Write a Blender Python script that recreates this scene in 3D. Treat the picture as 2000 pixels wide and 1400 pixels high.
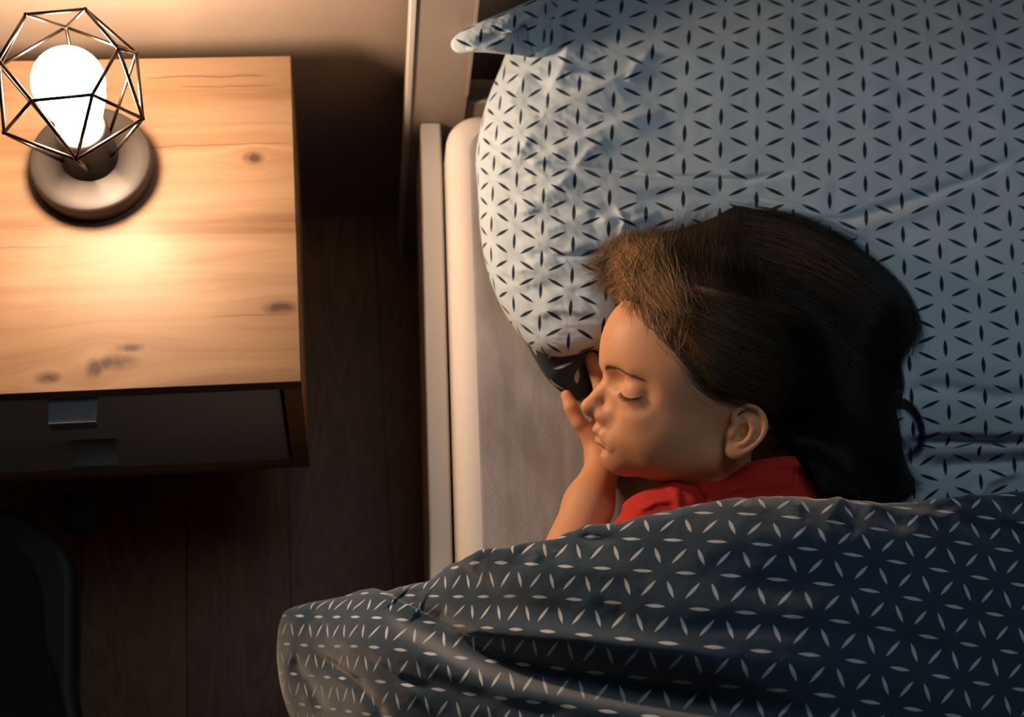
import bpy, bmesh, math, random
import numpy as np
from mathutils import Vector, Matrix
from mathutils.bvhtree import BVHTree

for o in list(bpy.data.objects): bpy.data.objects.remove(o)
sc = bpy.context.scene
COL = sc.collection
rad = math.radians

# ------------------------------------------------------------------ camera
FPX = 2976.6
CAMPOS = np.array([0.0337, -0.8882, 1.8032])
def rotm(ax, ay, az):
    c, s = math.cos, math.sin
    X = np.array([[1,0,0],[0,c(ax),-s(ax)],[0,s(ax),c(ax)]])
    Y = np.array([[c(ay),0,s(ay)],[0,1,0],[-s(ay),0,c(ay)]])
    Z = np.array([[c(az),-s(az),0],[s(az),c(az),0],[0,0,1]])
    return Z @ Y @ X
CM = rotm(rad(22.3576), rad(-5.1725), rad(-4.6939))
cam_d = bpy.data.cameras.new('camera'); cam = bpy.data.objects.new('camera', cam_d); COL.objects.link(cam)
cam_d.sensor_width = 36.0; cam_d.lens = FPX/2000*36.0; cam_d.clip_start = 0.05
cam.matrix_world = Matrix([[*CM[0], CAMPOS[0]], [*CM[1], CAMPOS[1]], [*CM[2], CAMPOS[2]], [0,0,0,1]])
sc.camera = cam
cam_d.dof.use_dof = True; cam_d.dof.focus_distance = 1.335; cam_d.dof.aperture_fstop = 4.6

def P(u, v, z):
    """point of the place at height z that the photograph shows at (u, v)"""
    d = CM @ np.array([(u-1000)/FPX, -(v-700)/FPX, -1.0])
    return CAMPOS + d*((z-CAMPOS[2])/d[2])
def PA(u, v, z):
    u, v, z = np.broadcast_arrays(np.asarray(u,float), np.asarray(v,float), np.asarray(z,float))
    d = np.stack([(u-1000)/FPX, -(v-700)/FPX, -np.ones_like(u)], -1) @ CM.T
    return CAMPOS + d*((z-CAMPOS[2])/d[...,2])[...,None]
def PX(p):
    q = (np.asarray(p)-CAMPOS) @ CM
    return np.stack([1000+FPX*q[...,0]/-q[...,2], 700-FPX*q[...,1]/-q[...,2]], -1)

# ------------------------------------------------------------------ light and exposure
w = bpy.data.worlds.new('dusk'); sc.world = w; w.use_nodes = True
bg = w.node_tree.nodes['Background']; bg.inputs[0].default_value = (0.30, 0.52, 0.75, 1); bg.inputs[1].default_value = 0.035
ar = bpy.data.lights.new('cool_fill', 'AREA'); ar.shape = 'RECTANGLE'; ar.size = 0.9; ar.size_y = 0.7  # added cool fill light over the bed; there is no window behind it
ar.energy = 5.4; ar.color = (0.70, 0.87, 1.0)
aro = bpy.data.objects.new('cool_fill', ar); COL.objects.link(aro)
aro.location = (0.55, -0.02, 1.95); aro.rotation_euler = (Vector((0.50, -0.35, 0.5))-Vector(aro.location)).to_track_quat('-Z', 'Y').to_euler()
BULB_STRENGTH = 200.0
vs = sc.view_settings
vs.view_transform = 'Standard'; vs.look = 'None'; vs.gamma = 1.0; vs.exposure = 0.0; vs.use_curve_mapping = False

# ------------------------------------------------------------------ node helpers
def mat(name, col=(.5,.5,.5), rough=.6, metal=0.0, spec=.5):
    m = bpy.data.materials.new(name); m.use_nodes = True
    b = m.node_tree.nodes['Principled BSDF']
    b.inputs['Base Color'].default_value = (*col, 1); b.inputs['Roughness'].default_value = rough
    b.inputs['Metallic'].default_value = metal; b.inputs['Specular IOR Level'].default_value = spec
    return m
class G:
    def __init__(s, m): s.t = m.node_tree; s.b = s.t.nodes['Principled BSDF']
    def n(s, typ, **kw):
        x = s.t.nodes.new(typ)
        for k, v in kw.items(): setattr(x, k, v)
        return x
    def l(s, a, b): s.t.links.new(a, b)
    def m(s, op, a, b=None, c=None, clamp=False):
        x = s.n('ShaderNodeMath', operation=op, use_clamp=clamp)
        for i, q in enumerate((a, b, c)):
            if q is None: continue
            if isinstance(q, (int, float)): x.inputs[i].default_value = q
            else: s.l(q, x.inputs[i])
        return x.outputs[0]
    def mix(s, f, a, b):
        x = s.n('ShaderNodeMix', data_type='RGBA')
        for i, q in ((0, f), (6, a), (7, b)):
            if isinstance(q, (int, float)): x.inputs[i].default_value = q
            elif isinstance(q, tuple): x.inputs[i].default_value = (*q, 1)
            else: s.l(q, x.inputs[i])
        return x.outputs[2]
    def noise(s, vec, scale, detail=4, rough=.55, dist=0.0):
        x = s.n('ShaderNodeTexNoise'); x.inputs['Scale'].default_value = scale; x.inputs['Detail'].default_value = detail
        x.inputs['Roughness'].default_value = rough; x.inputs['Distortion'].default_value = dist
        if vec is not None: s.l(vec, x.inputs['Vector'])
        return x.outputs[0]
    def coord(s, which='Object', scale=(1,1,1), loc=(0,0,0), rot=(0,0,0)):
        t = s.n('ShaderNodeTexCoord'); mp = s.n('ShaderNodeMapping')
        mp.inputs['Scale'].default_value = scale; mp.inputs['Location'].default_value = loc; mp.inputs['Rotation'].default_value = rot
        s.l(t.outputs[which], mp.inputs[0]); return mp.outputs[0]
    def bump(s, h, strength=.3, dist=.001):
        x = s.n('ShaderNodeBump'); x.inputs['Strength'].default_value = strength; x.inputs['Distance'].default_value = dist
        s.l(h, x.inputs['Height']); s.l(x.outputs[0], s.b.inputs['Normal'])
    def ramp(s, f, stops):
        x = s.n('ShaderNodeValToRGB'); e = x.color_ramp.elements
        while len(e) < len(stops): e.new(.5)
        for i, (p, c) in enumerate(stops): e[i].position = p; e[i].color = (*c, 1)
        s.l(f, x.inputs[0]); return x.outputs[0]

def petal_cloth(name, base, petal, edge, plen=.50, pw=.085, rot=0.0, soft=.010, vy=1.0):
    """woven cotton printed with petals along the edges of a triangular lattice"""
    m = mat(name, base, .92, spec=.15); g = G(m)
    uv = g.coord('UV', scale=(1/edge, vy/edge, 1), rot=(0,0,rot))
    sp = g.n('ShaderNodeSeparateXYZ'); g.l(uv, sp.inputs[0]); x, y = sp.outputs[0], sp.outputs[1]
    h = math.sqrt(3)/2; acc = None
    for k in range(3):
        a = k*math.pi/3; c, s = math.cos(a), math.sin(a)
        S = g.m('ADD', g.m('MULTIPLY', x, c), g.m('MULTIPLY', y, s))
        T = g.m('ADD', g.m('MULTIPLY', x, -s), g.m('MULTIPLY', y, c))
        row = g.m('ROUND', g.m('DIVIDE', T, h))
        tt = g.m('ABSOLUTE', g.m('SUBTRACT', T, g.m('MULTIPLY', row, h)))
        ss = g.m('SUBTRACT', S, g.m('MULTIPLY', row, 0.5))
        ss = g.m('SUBTRACT', g.m('SUBTRACT', ss, g.m('FLOOR', ss)), 0.5)
        q = g.m('DIVIDE', ss, plen/2); wid = g.m('MULTIPLY', g.m('SUBTRACT', 1.0, g.m('MULTIPLY', q, q)), pw/2)
        v = g.m('DIVIDE', g.m('SUBTRACT', wid, tt), soft, clamp=True)
        acc = v if acc is None else g.m('MAXIMUM', acc, v)
    nz = g.noise(uv, 1.3, 3)
    b2 = g.mix(g.m('MULTIPLY', nz, .35), base, tuple(q*.80 for q in base))
    g.l(g.mix(acc, b2, petal), g.b.inputs['Base Color'])
    g.b.inputs['Sheen Weight'].default_value = .15
    fine = g.noise(uv, 38, 3, .7)
    g.bump(fine, .28, .0006)
    return m

def plain(name, col, rough=.6, var=.12, scale=30, bump=.0, **k):
    m = mat(name, col, rough, **k); g = G(m); v = g.coord('Object')
    n = g.noise(v, scale, 4)
    g.l(g.mix(n, tuple(c*(1-var) for c in col), tuple(min(1, c*(1+var)) for c in col)), g.b.inputs['Base Color'])
    if bump: g.bump(n, bump, .001)
    return m

def wood(name, light, mid, dark, knots=(), cracks=(), along=0, sc_=1.0, rough=.5):
    m = mat(name, light, rough, spec=.35); g = G(m)
    s = (2.0*sc_, 34*sc_, 34*sc_) if along == 0 else (22*sc_, 1.6*sc_, 22*sc_)
    co = g.coord('Object'); sp = g.n('ShaderNodeSeparateXYZ'); g.l(co, sp.inputs[0]); X, Y = sp.outputs[0], sp.outputs[1]
    fields = None; warp = None
    for (kx, ky, r, ax) in knots:
        dx = g.m('SUBTRACT', X, kx); dy = g.m('SUBTRACT', Y, ky)
        d = g.m('SQRT', g.m('ADD', g.m('POWER', g.m('DIVIDE', dx, ax), 2.0), g.m('POWER', dy, 2.0)))
        k = g.m('SUBTRACT', 1.0, g.m('DIVIDE', d, r), clamp=True)
        fields = k if fields is None else g.m('MAXIMUM', fields, k)
        wv = g.m('MULTIPLY', g.m('EXPONENT', g.m('MULTIPLY', g.m('POWER', g.m('DIVIDE', d, r*2.2), 2.0), -1.0)), g.m('MULTIPLY', dy, 1.0))
        warp = wv if warp is None else g.m('ADD', warp, wv)
    cb = g.n('ShaderNodeCombineXYZ')
    g.l(X, cb.inputs[0]); g.l(Y if warp is None else g.m('SUBTRACT', Y, warp), cb.inputs[1]); g.l(sp.outputs[2], cb.inputs[2])
    mp = g.n('ShaderNodeMapping'); mp.inputs['Scale'].default_value = s; g.l(cb.outputs[0], mp.inputs[0])
    n1 = g.noise(mp.outputs[0], 1.0, 7, .62, .5); n2 = g.noise(mp.outputs[0], 6.0, 5, .7)
    col = g.ramp(n1, [(.30, dark), (.46, mid), (.60, light), (.80, tuple(min(1,c*1.06) for c in light))])
    col = g.mix(g.m('MULTIPLY', g.m('SUBTRACT', n2, .45, clamp=True), 1.6, clamp=True), col, mid)
    if fields is not None:
        nn = g.noise(co, 70, 3)
        f = g.m('MULTIPLY', g.m('MULTIPLY', fields, 2.8), g.m('MULTIPLY', nn, g.m('ADD', .5, n2)), clamp=True)
        col = g.mix(f, col, tuple(c*.42 for c in dark))
    for (x0, x1, y0, amp, wdt) in cracks:
        yy = g.m('ADD', y0, g.m('MULTIPLY', g.m('SUBTRACT', g.noise(co, 14, 3), .5), amp))
        d = g.m('ABSOLUTE', g.m('SUBTRACT', Y, yy))
        c1 = g.m('SUBTRACT', 1.0, g.m('DIVIDE', d, wdt), clamp=True)
        gate = g.m('MULTIPLY', g.m('DIVIDE', g.m('SUBTRACT', X, x0), .02, clamp=True), g.m('DIVIDE', g.m('SUBTRACT', x1, X), .02, clamp=True))
        col = g.mix(g.m('MULTIPLY', g.m('MULTIPLY', c1, gate), .75), col, tuple(c*.5 for c in dark))
    g.l(col, g.b.inputs['Base Color']); g.bump(n2, .12, .0005)
    return m

# ------------------------------------------------------------------ mesh helpers
def link(name, me, m, parent=None, smooth=True):
    o = bpy.data.objects.new(name, me); COL.objects.link(o)
    if m is not None: me.materials.append(m)
    if parent is not None: o.parent = parent; o.matrix_parent_inverse = Matrix.Identity(4); o.location = tuple(-np.array(parent.location))
    if smooth: me.polygons.foreach_set('use_smooth', [True]*len(me.polygons))
    me.update(); return o
def pymesh(name, V, F):
    me = bpy.data.meshes.new(name); V = np.asarray(V, np.float32); F = np.asarray(F, np.int32)
    n = F.shape[1]
    me.vertices.add(len(V)); me.vertices.foreach_set('co', V.ravel())
    me.loops.add(F.size); me.loops.foreach_set('vertex_index', F.ravel())
    me.polygons.add(len(F)); me.polygons.foreach_set('loop_start', np.arange(len(F), dtype=np.int32)*n)
    me.update(calc_edges=True); me.validate(); return me
def empty(name, loc, label, cat, **k):
    o = bpy.data.objects.new(name, None); COL.objects.link(o); o.location = loc; o.empty_display_size = .02
    tag(o, label, cat, **k); return o
def tag(o, label=None, cat=None, group=None, kind=None):
    if label: o['label'] = label
    if cat: o['category'] = cat
    if group: o['group'] = group
    if kind: o['kind'] = kind
    return o
def bmo(name, bm, m, parent=None, smooth=False, bevel=0, seg=3):
    me = bpy.data.meshes.new(name); bm.normal_update(); bm.to_mesh(me); bm.free()
    o = link(name, me, m, parent, smooth)
    if bevel:
        b = o.modifiers.new('bevel', 'BEVEL'); b.width = bevel; b.segments = seg; b.limit_method = 'ANGLE'
        me.polygons.foreach_set('use_smooth', [True]*len(me.polygons))
        wn = o.modifiers.new('wn', 'WEIGHTED_NORMAL'); wn.keep_sharp = False
    return o
def box(bm, x0, x1, y0, y1, z0, z1):
    r = bmesh.ops.create_cube(bm, size=1)
    for v in r['verts']:
        v.co = Vector(((x0+x1)/2+v.co.x*(x1-x0), (y0+y1)/2+v.co.y*(y1-y0), (z0+z1)/2+v.co.z*(z1-z0)))
def boxo(name, m, x0, x1, y0, y1, z0, z1, parent=None, bevel=.0015, rotz=0, piv=None):
    bm = bmesh.new(); box(bm, x0, x1, y0, y1, z0, z1)
    if rotz: bmesh.ops.rotate(bm, verts=bm.verts, cent=piv, matrix=Matrix.Rotation(rotz, 3, 'Z'))
    return bmo(name, bm, m, parent, bevel=bevel)
def lathe(bm, prof, c, n=96):
    rings = []
    for r, z in prof:
        rings.append([bm.verts.new((c[0]+r*math.cos(2*math.pi*i/n), c[1]+r*math.sin(2*math.pi*i/n), c[2]+z)) for i in range(n)])
    for a, b in zip(rings, rings[1:]):
        for i in range(n): bm.faces.new((a[i], a[(i+1)%n], b[(i+1)%n], b[i]))
    bm.faces.new(rings[0][::-1]); bm.faces.new(rings[-1])
def rod(bm, a, b, r, n=10):
    a, b = Vector(a), Vector(b); d = (b-a); q = d.to_track_quat('Z', 'Y')
    R0, R1 = [], []
    for i in range(n):
        o = q @ Vector((r*math.cos(2*math.pi*i/n), r*math.sin(2*math.pi*i/n), 0))
        R0.append(bm.verts.new(a+o)); R1.append(bm.verts.new(b+o))
    for i in range(n): bm.faces.new((R0[i], R0[(i+1)%n], R1[(i+1)%n], R1[i]))
    bm.faces.new(R0[::-1]); bm.faces.new(R1)

# signed-distance modelling -------------------------------------------------
def surface_nets(D, xs, ys, zs):
    nx, ny, nz = D.shape; S = D < 0
    cs = [(i, j, k) for i in (0,1) for j in (0,1) for k in (0,1)]
    def sl(A, i, j, k): return A[i:nx-1+i, j:ny-1+j, k:nz-1+k]
    cnt = np.zeros((nx-1, ny-1, nz-1), np.int8)
    for c in cs: cnt += sl(S, *c)
    act = (cnt > 0) & (cnt < 8); I, J, K = np.nonzero(act); N = len(I)
    idx = -np.ones(act.shape, np.int64); idx[I, J, K] = np.arange(N)
    vals = {c: D[I+c[0], J+c[1], K+c[2]] for c in cs}
    acc = np.zeros((N, 3)); num = np.zeros(N)
    for c in cs:
        for ax in range(3):
            if c[ax]: continue
            e = list(c); e[ax] = 1; e = tuple(e)
            a, b = vals[c], vals[e]; m = (a < 0) != (b < 0)
            t = np.where(m, a/np.where(m, a-b, 1), 0)
            p = np.array(c, float)[None].repeat(N, 0); p[:, ax] = t
            acc += p*m[:, None]; num += m
    q = acc/num[:, None]
    V = np.stack([xs[I]+q[:,0]*(xs[I+1]-xs[I]), ys[J]+q[:,1]*(ys[J+1]-ys[J]), zs[K]+q[:,2]*(zs[K+1]-zs[K])], 1)
    F = []
    A = np.nonzero(S[:-1, 1:-1, 1:-1] != S[1:, 1:-1, 1:-1]); i, j, k = A[0], A[1]+1, A[2]+1; s = S[i, j, k]
    f = np.stack([idx[i,j-1,k-1], idx[i,j,k-1], idx[i,j,k], idx[i,j-1,k]], 1); F.append(np.where(s[:,None], f, f[:, ::-1]))
    A = np.nonzero(S[1:-1, :-1, 1:-1] != S[1:-1, 1:, 1:-1]); i, j, k = A[0]+1, A[1], A[2]+1; s = S[i, j, k]
    f = np.stack([idx[i-1,j,k-1], idx[i-1,j,k], idx[i,j,k], idx[i,j,k-1]], 1); F.append(np.where(s[:,None], f, f[:, ::-1]))
    A = np.nonzero(S[1:-1, 1:-1, :-1] != S[1:-1, 1:-1, 1:]); i, j, k = A[0]+1, A[1]+1, A[2]; s = S[i, j, k]
    f = np.stack([idx[i-1,j-1,k], idx[i,j-1,k], idx[i,j,k], idx[i-1,j,k]], 1); F.append(np.where(s[:,None], f, f[:, ::-1]))
    return V, np.concatenate(F)
def ell(p, c, r):
    x, y, z = ((p[i]-c[i])/r[i] for i in range(3))
    k0 = np.sqrt(x*x+y*y+z*z)+1e-6; k1 = np.sqrt((x/r[0])**2+(y/r[1])**2+(z/r[2])**2)+1e-9
    return k0*(k0-1)/k1
def cap(p, a, b, ra, rb=None):
    rb = ra if rb is None else rb
    a = np.asarray(a, float); b = np.asarray(b, float); ab = b-a; L = ab@ab
    d = [p[i]-a[i] for i in range(3)]
    t = np.clip((d[0]*ab[0]+d[1]*ab[1]+d[2]*ab[2])/L, 0, 1)
    return np.sqrt(sum((d[i]-ab[i]*t)**2 for i in range(3)))-(ra+(rb-ra)*t)
def chain(p, pts, rs, k=0):
    o = None
    for a, b, ra, rb in zip(pts, pts[1:], rs, rs[1:]):
        d = cap(p, a, b, ra, rb); o = d if o is None else smin(o, d, k) if k else np.minimum(o, d)
    return o
def smin(a, b, k):
    h = np.maximum(k-np.abs(a-b), 0)/k
    return np.minimum(a, b)-h*h*k*.25
def smax(a, b, k): return -smin(-a, -b, k)
def axis(segs):
    out = [segs[0][0]]
    for a, b, s in segs:
        n = max(1, int(round((b-a)/s))); out += list(a+(b-a)*(np.arange(n)+1)/n)
    return np.array(out)
def fbm(x, y, seed=0, octaves=4):
    """smooth value noise on numpy arrays, roughly -1..1"""
    out = 0; amp = 1; tot = 0
    for o in range(octaves):
        xi = np.floor(x).astype(np.int64); yi = np.floor(y).astype(np.int64); fx = x-xi; fy = y-yi
        fx = fx*fx*fx*(fx*(fx*6-15)+10); fy = fy*fy*fy*(fy*(fy*6-15)+10)
        def h(a, b):
            n = (a*374761393+b*668265263+(seed+o)*982451653) & 0x7fffffff
            n = ((n ^ (n >> 13))*1274126177) & 0x7fffffff
            return ((n ^ (n >> 16)) & 0xffff)/32767.5-1
        v = (h(xi,yi)*(1-fx)+h(xi+1,yi)*fx)*(1-fy)+(h(xi,yi+1)*(1-fx)+h(xi+1,yi+1)*fx)*fy
        out = out+v*amp; tot += amp; amp *= .5; x = x*2.03+17.1; y = y*2.03+9.7
    return out/tot
def seg_field(U, V, pts):
    """signed distance (px) to a polyline and the share of its length"""
    best = np.full(U.shape, 1e9); sd = np.zeros(U.shape); tt = np.zeros(U.shape)
    pts = np.array(pts, float); L = np.r_[0, np.cumsum(np.hypot(*np.diff(pts, axis=0).T))]
    for i in range(len(pts)-1):
        a, b = pts[i], pts[i+1]; ab = b-a; l2 = ab@ab
        t = np.clip(((U-a[0])*ab[0]+(V-a[1])*ab[1])/l2, 0, 1)
        dx, dy = U-a[0]-ab[0]*t, V-a[1]-ab[1]*t; d = np.hypot(dx, dy); m = d < best
        best = np.where(m, d, best); sd = np.where(m, np.sign(ab[0]*dy-ab[1]*dx)*d, sd); tt = np.where(m, (L[i]+t*(L[i+1]-L[i]))/L[-1], tt)
    return sd, tt
def crease(U, V, pts, wid, depth, taper=.18):
    sd, t = seg_field(U, V, pts)
    return depth*np.exp(-(sd/wid)**2)*np.clip(t/taper, 0, 1)*np.clip((1-t)/taper, 0, 1)
def smooth_poly(pts, n):
    """closed centripetal-ish Catmull-Rom through pts, n samples"""
    pts = np.array(pts, float); m = len(pts)
    d = np.hypot(*(np.roll(pts, -1, 0)-pts)[:, :2].T); T = np.r_[0, np.cumsum(d)]; s = np.linspace(0, T[-1], n, endpoint=False)
    i = np.clip(np.searchsorted(T, s, 'right')-1, 0, m-1); t = ((s-T[i])/d[i])[:, None]
    p0, p1, p2, p3 = pts[(i-1)%m], pts[i], pts[(i+1)%m], pts[(i+2)%m]
    return .5*((2*p1)+(-p0+p2)*t+(2*p0-5*p1+4*p2-p3)*t*t+(-p0+3*p1-3*p2+p3)*t**3)

# ------------------------------------------------------------------ materials
M = {}
M['wall'] = plain('wall_paint', (.30,.235,.185), .9, .05, 60, .15)
M['floor'] = mat('floor_wood', (.1,.05,.02), .45)
def floor_mat():
    g = G(M['floor']); co = g.coord('Object'); sp = g.n('ShaderNodeSeparateXYZ'); g.l(co, sp.inputs[0])
    pid = g.m('FLOOR', g.m('DIVIDE', g.m('ADD', sp.outputs[0], .033), .122)); fr = g.m('FRACT', g.m('DIVIDE', g.m('ADD', sp.outputs[0], .033), .122))
    cb = g.n('ShaderNodeCombineXYZ'); g.l(g.m('MULTIPLY', sp.outputs[0], 13.0), cb.inputs[0])
    g.l(g.m('ADD', g.m('MULTIPLY', sp.outputs[1], 2.6), g.m('MULTIPLY', pid, 7.3)), cb.inputs[1]); g.l(pid, cb.inputs[2])
    n = g.noise(cb.outputs[0], 1.0, 4, .55, 1.2)
    rings = g.m('FRACT', g.m('MULTIPLY', n, 9.0)); rings = g.m('ABSOLUTE', g.m('SUBTRACT', g.m('MULTIPLY', rings, 2.0), 1.0))
    col = g.mix(rings, (.12,.044,.010), (.23,.090,.022)); col = g.mix(g.m('MULTIPLY', g.noise(cb.outputs[0], 5, 4), .5), col, (.17,.065,.016))
    gap = g.m('LESS_THAN', fr, .018); g.l(g.mix(gap, col, (.012,.006,.003)), g.b.inputs['Base Color'])
floor_mat()
M['oak'] = wood('oak_laminate', (.215,.136,.080), (.178,.106,.055), (.110,.054,.024),
    knots=[(-.0405,-.119,.009,1.5), (-.018,-.283,.009,2.3), (-.190,-.338,.013,.8), (-.170,-.333,.010,2.6), (-.158,-.318,.006,2.6), (-.232,-.345,.008,1.8)],
    cracks=[(-.19,.0,-.103,.010,.0011), (-.40,-.305,-.308,.006,.0013), (-.33,-.2,-.21,.006,.0006), (-.15,-.02,-.024,.012,.0016), (-.12,-.01,-.036,.012,.0012), (-.09,.0,-.291,.010,.0010)])
M['oak_edge'] = wood('oak_side', (.34,.19,.085), (.28,.15,.065), (.19,.09,.04))
M['drawer'] = plain('grey_lacquer', (.55,.53,.47), .45, .03, 20)
M['tab'] = plain('light_grey_metal', (.19,.20,.21), .4, .03, 20)
M['bronze'] = mat('dark_bronze', (.038,.032,.028), .5, .3)
M['black'] = mat('black_plastic', (.012,.012,.014), .5)
M['wire'] = mat('black_nickel_wire', (.10,.08,.065), .32, 1.0)
M['bulb'] = mat('opal_bulb', (1,.9,.8), .3)
_b = M['bulb'].node_tree.nodes['Principled BSDF']; _b.inputs['Emission Color'].default_value = (1.0,.68,.455,1); _b.inputs['Emission Strength'].default_value = BULB_STRENGTH
M['glassy'] = mat('bulb_collar_glass', (.9,.85,.8), .1); M['glassy'].node_tree.nodes['Principled BSDF'].inputs['Transmission Weight'].default_value = .8
M['white'] = plain('white_lacquer', (.33,.275,.235), .45, .03, 12)
M['white_edge'] = plain('white_edging', (.62,.58,.54), .4, .03, 12)
M['sheet'] = plain('white_ticking', (.64,.60,.56), .9, .04, 60, .2)
M['felt'] = mat('grey_felt_cover', (.33,.33,.34), .95, spec=.1)
def felt():
    g = G(M['felt']); co = g.coord('Object', scale=(1,.28,1)); n1 = g.noise(co, 22, 4, .6); n2 = g.noise(g.coord('Object'), 420, 3, .7)
    c = g.ramp(n1, [(.35,(.19,.18,.18)), (.65,(.40,.40,.42))]); c = g.mix(g.m('MULTIPLY', n2, .6), c, (.20,.20,.21))
    g.l(c, g.b.inputs['Base Color']); g.bump(g.m('ADD', n2, n1), .7, .0015)
felt()
M['pad'] = plain('black_fabric', (.006,.0065,.009), .9, .1, 60)
M['rim'] = mat('dark_plastic', (.012,.013,.018), .6)
PIL_E, DUV_E = .0425, .046
M['pillow'] = petal_cloth('pale_blue_petal_cotton', (.52,.63,.70), (.010,.028,.050), 1.0, .58, .108)
M['navy_pil'] = petal_cloth('navy_petal_cotton_lining', (.036,.050,.068), (.50,.50,.48), PIL_E, .46, .10, rot=rad(12))
M['duvet'] = petal_cloth('navy_petal_cotton', (.026,.054,.084), (.52,.56,.56), 1.0, .51, .095)
_b = M['duvet'].node_tree.nodes['Principled BSDF']; _b.inputs['Sheen Weight'].default_value = .75; _b.inputs['Sheen Roughness'].default_value = .45
M['navy'] = plain('navy_cloth', (.02,.026,.04), .9)
M['red'] = plain('red_cotton', (.52,.014,.004), .85, .15, 300, .35)
_b = M['red'].node_tree.nodes['Principled BSDF']; _b.inputs['Sheen Weight'].default_value = .1

# ------------------------------------------------------------------ room
T = .46
WALL_Y = .052
def slab(name, m, *b, rz=0): return tag(boxo(name, m, *b, bevel=0), kind='structure')
slab('floor', M['floor'], -2.2, 2.4, -2.6, WALL_Y, -.05, 0)
slab('wall_back', M['wall'], -2.2, 2.4, WALL_Y, WALL_Y+.1, -.05, 2.5)
slab('ceiling', M['wall'], -2.2, 2.4, -2.6, WALL_Y, 2.5, 2.55)
slab('wall_left', M['wall'], -2.3, -2.2, -2.6, WALL_Y, 0, 2.5)

# ------------------------------------------------------------------ nightstand
NX0, NX1, ND, NZ = -.435, 0.0, -.36, .205
XC = (NX0+NX1)/2
ns = empty('nightstand', (XC, ND/2, 0), 'oak-topped bedside cabinet with two grey drawers, standing left of the bed', 'nightstand')
boxo('top_panel', M['oak'], NX0, NX1, ND, 0, T-.018, T, ns, .0012)
for x in (NX0, NX1-.018): boxo('side_panel', M['oak_edge'], x, x+.018, ND, 0, NZ, T-.018, ns, .0008)
boxo('bottom_panel', M['oak_edge'], NX0+.018, NX1-.018, ND, 0, NZ, NZ+.016, ns, .0008)
boxo('back_panel', M['oak_edge'], NX0+.018, NX1-.018, -.008, 0, NZ+.016, T-.018, ns, .0005)
dz0, dz1 = NZ+.018, T-.020; dmid = (dz0+dz1)/2
hx0, hx1 = XC-.030, XC+.014
HX = P(45, 837, T-.03)[0], P(141, 832, T-.03)[0]
for a, b, hz in ((dmid+.0008, dz1, T-.031), (dz0, dmid-.0008, T-.031-.125)):
    d = boxo('drawer', M['drawer'], NX0+.020, NX1-.0215, ND+.004, ND+.020, a, b, ns, .001)
    bm = bmesh.new(); x0, x1 = -.2345, -.1905
    # folded tab: plate leaving the front, then a lip turned down
    yb = ND+.004; box(bm, x0, x1, yb-.026, yb, hz+.010, hz+.012); box(bm, x0, x1, yb-.028, yb-.026, hz-.006, hz+.012)
    box(bm, x0, x1, yb-.002, yb, hz+.002, hz+.012)
    h = bmo('handle', bm, M['tab'], None, bevel=.0006); h.parent = d; h.location = (0,0,0)
    h['label'] = 'light grey folded tab handle'
for lx in (NX0+.03, NX1-.03):
    for ly in (ND+.13, -.04):
        bm = bmesh.new(); lathe(bm, [(.010,0),(.012,.01),(.016,NZ)], (lx, ly, 0), 24); bmo('leg', bm, M['black'], ns, True)

# ------------------------------------------------------------------ table lamp
LX, LY, LZ = -.1945, -.1285, T
lamp = empty('table_lamp', (LX, LY, LZ), 'geometric wire cage lamp with glowing bulb on round dark base', 'lamp')
bm = bmesh.new()
lathe(bm, [(.046,0),(.0550,0),(.0565,.003),(.0580,.012),(.0580,.021),(.0570,.0240),(.0550,.0250),(.048,.0256),(.040,.0264),(.028,.028),(.026,.029)], (LX,LY,LZ), 128)
bmo('base', bm, M['bronze'], lamp, True)
bm = bmesh.new(); lathe(bm, [(.020,.024),(.0265,.0255),(.0275,.030),(.0255,.055),(.0245,.080),(.0235,.084),(.0205,.0845),(.0200,.070)], (LX,LY,LZ), 96)
bmo('socket_cup', bm, M['black'], lamp, True)
bm = bmesh.new(); lathe(bm, [(.0150,.072),(.0185,.073),(.0190,.090),(.0185,.094),(.016,.094)], (LX,LY,LZ), 64)
bmo('socket', bm, M['glassy'], lamp, True)
BC = (LX+.004, LY-.0045, LZ)
prof = [(.001,.0965),(.012,.089),(.0165,.090),(.0185,.098),(.0215,.112),(.0255,.128),(.0290,.142)]
ZB, RB = .1655, .0320
for i in range(28):
    a = -math.pi*.13+(math.pi*.63)*i/27
    prof.append((max(.0004, RB*math.cos(a)), ZB+RB*math.sin(a)))
bm = bmesh.new(); lathe(bm, prof[2:], BC, 64); bmesh.ops.recalc_face_normals(bm, faces=bm.faces)
bulb = bmo('bulb', bm, M['bulb'], lamp, True); bulb['label'] = 'glowing opal bulb'
ZM, ZT = .148, .208
def ringang(pts, z, off):
    c = np.array([LX, LY]); a = []
    for i, (u, v) in enumerate(pts):
        q = P(u, v, LZ+z)[:2]-c; a.append((math.atan2(q[1], q[0])+i*math.pi/3) % (2*math.pi))
    r = np.mean([np.linalg.norm(P(u,v,LZ+z)[:2]-c) for u, v in pts]); s = np.angle(np.mean(np.exp(1j*np.array(a))))
    return r, s
midpx = [(264,98),(279,229),(154,310),(14,259)]; toppx = [(229,89),(186,186),(71,198),(6,121),(54,29),(158,16)]
rM, aM = ringang(midpx, ZM, 0); rT, aT = ringang(toppx, ZT, 0)
rM, rT = .0690, .0500; aM -= rad(2)
CX, CY = .0035, -.0035
RM = [Vector((LX+CX+rM*math.cos(aM-i*math.pi/3), LY+CY+rM*math.sin(aM-i*math.pi/3), LZ+ZM)) for i in range(6)]
aT2 = aM+math.pi/6
RT = [Vector((LX+CX+rT*math.cos(aT2-i*math.pi/3), LY+CY+rT*math.sin(aT2-i*math.pi/3), LZ+ZT)) for i in range(6)]
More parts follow.
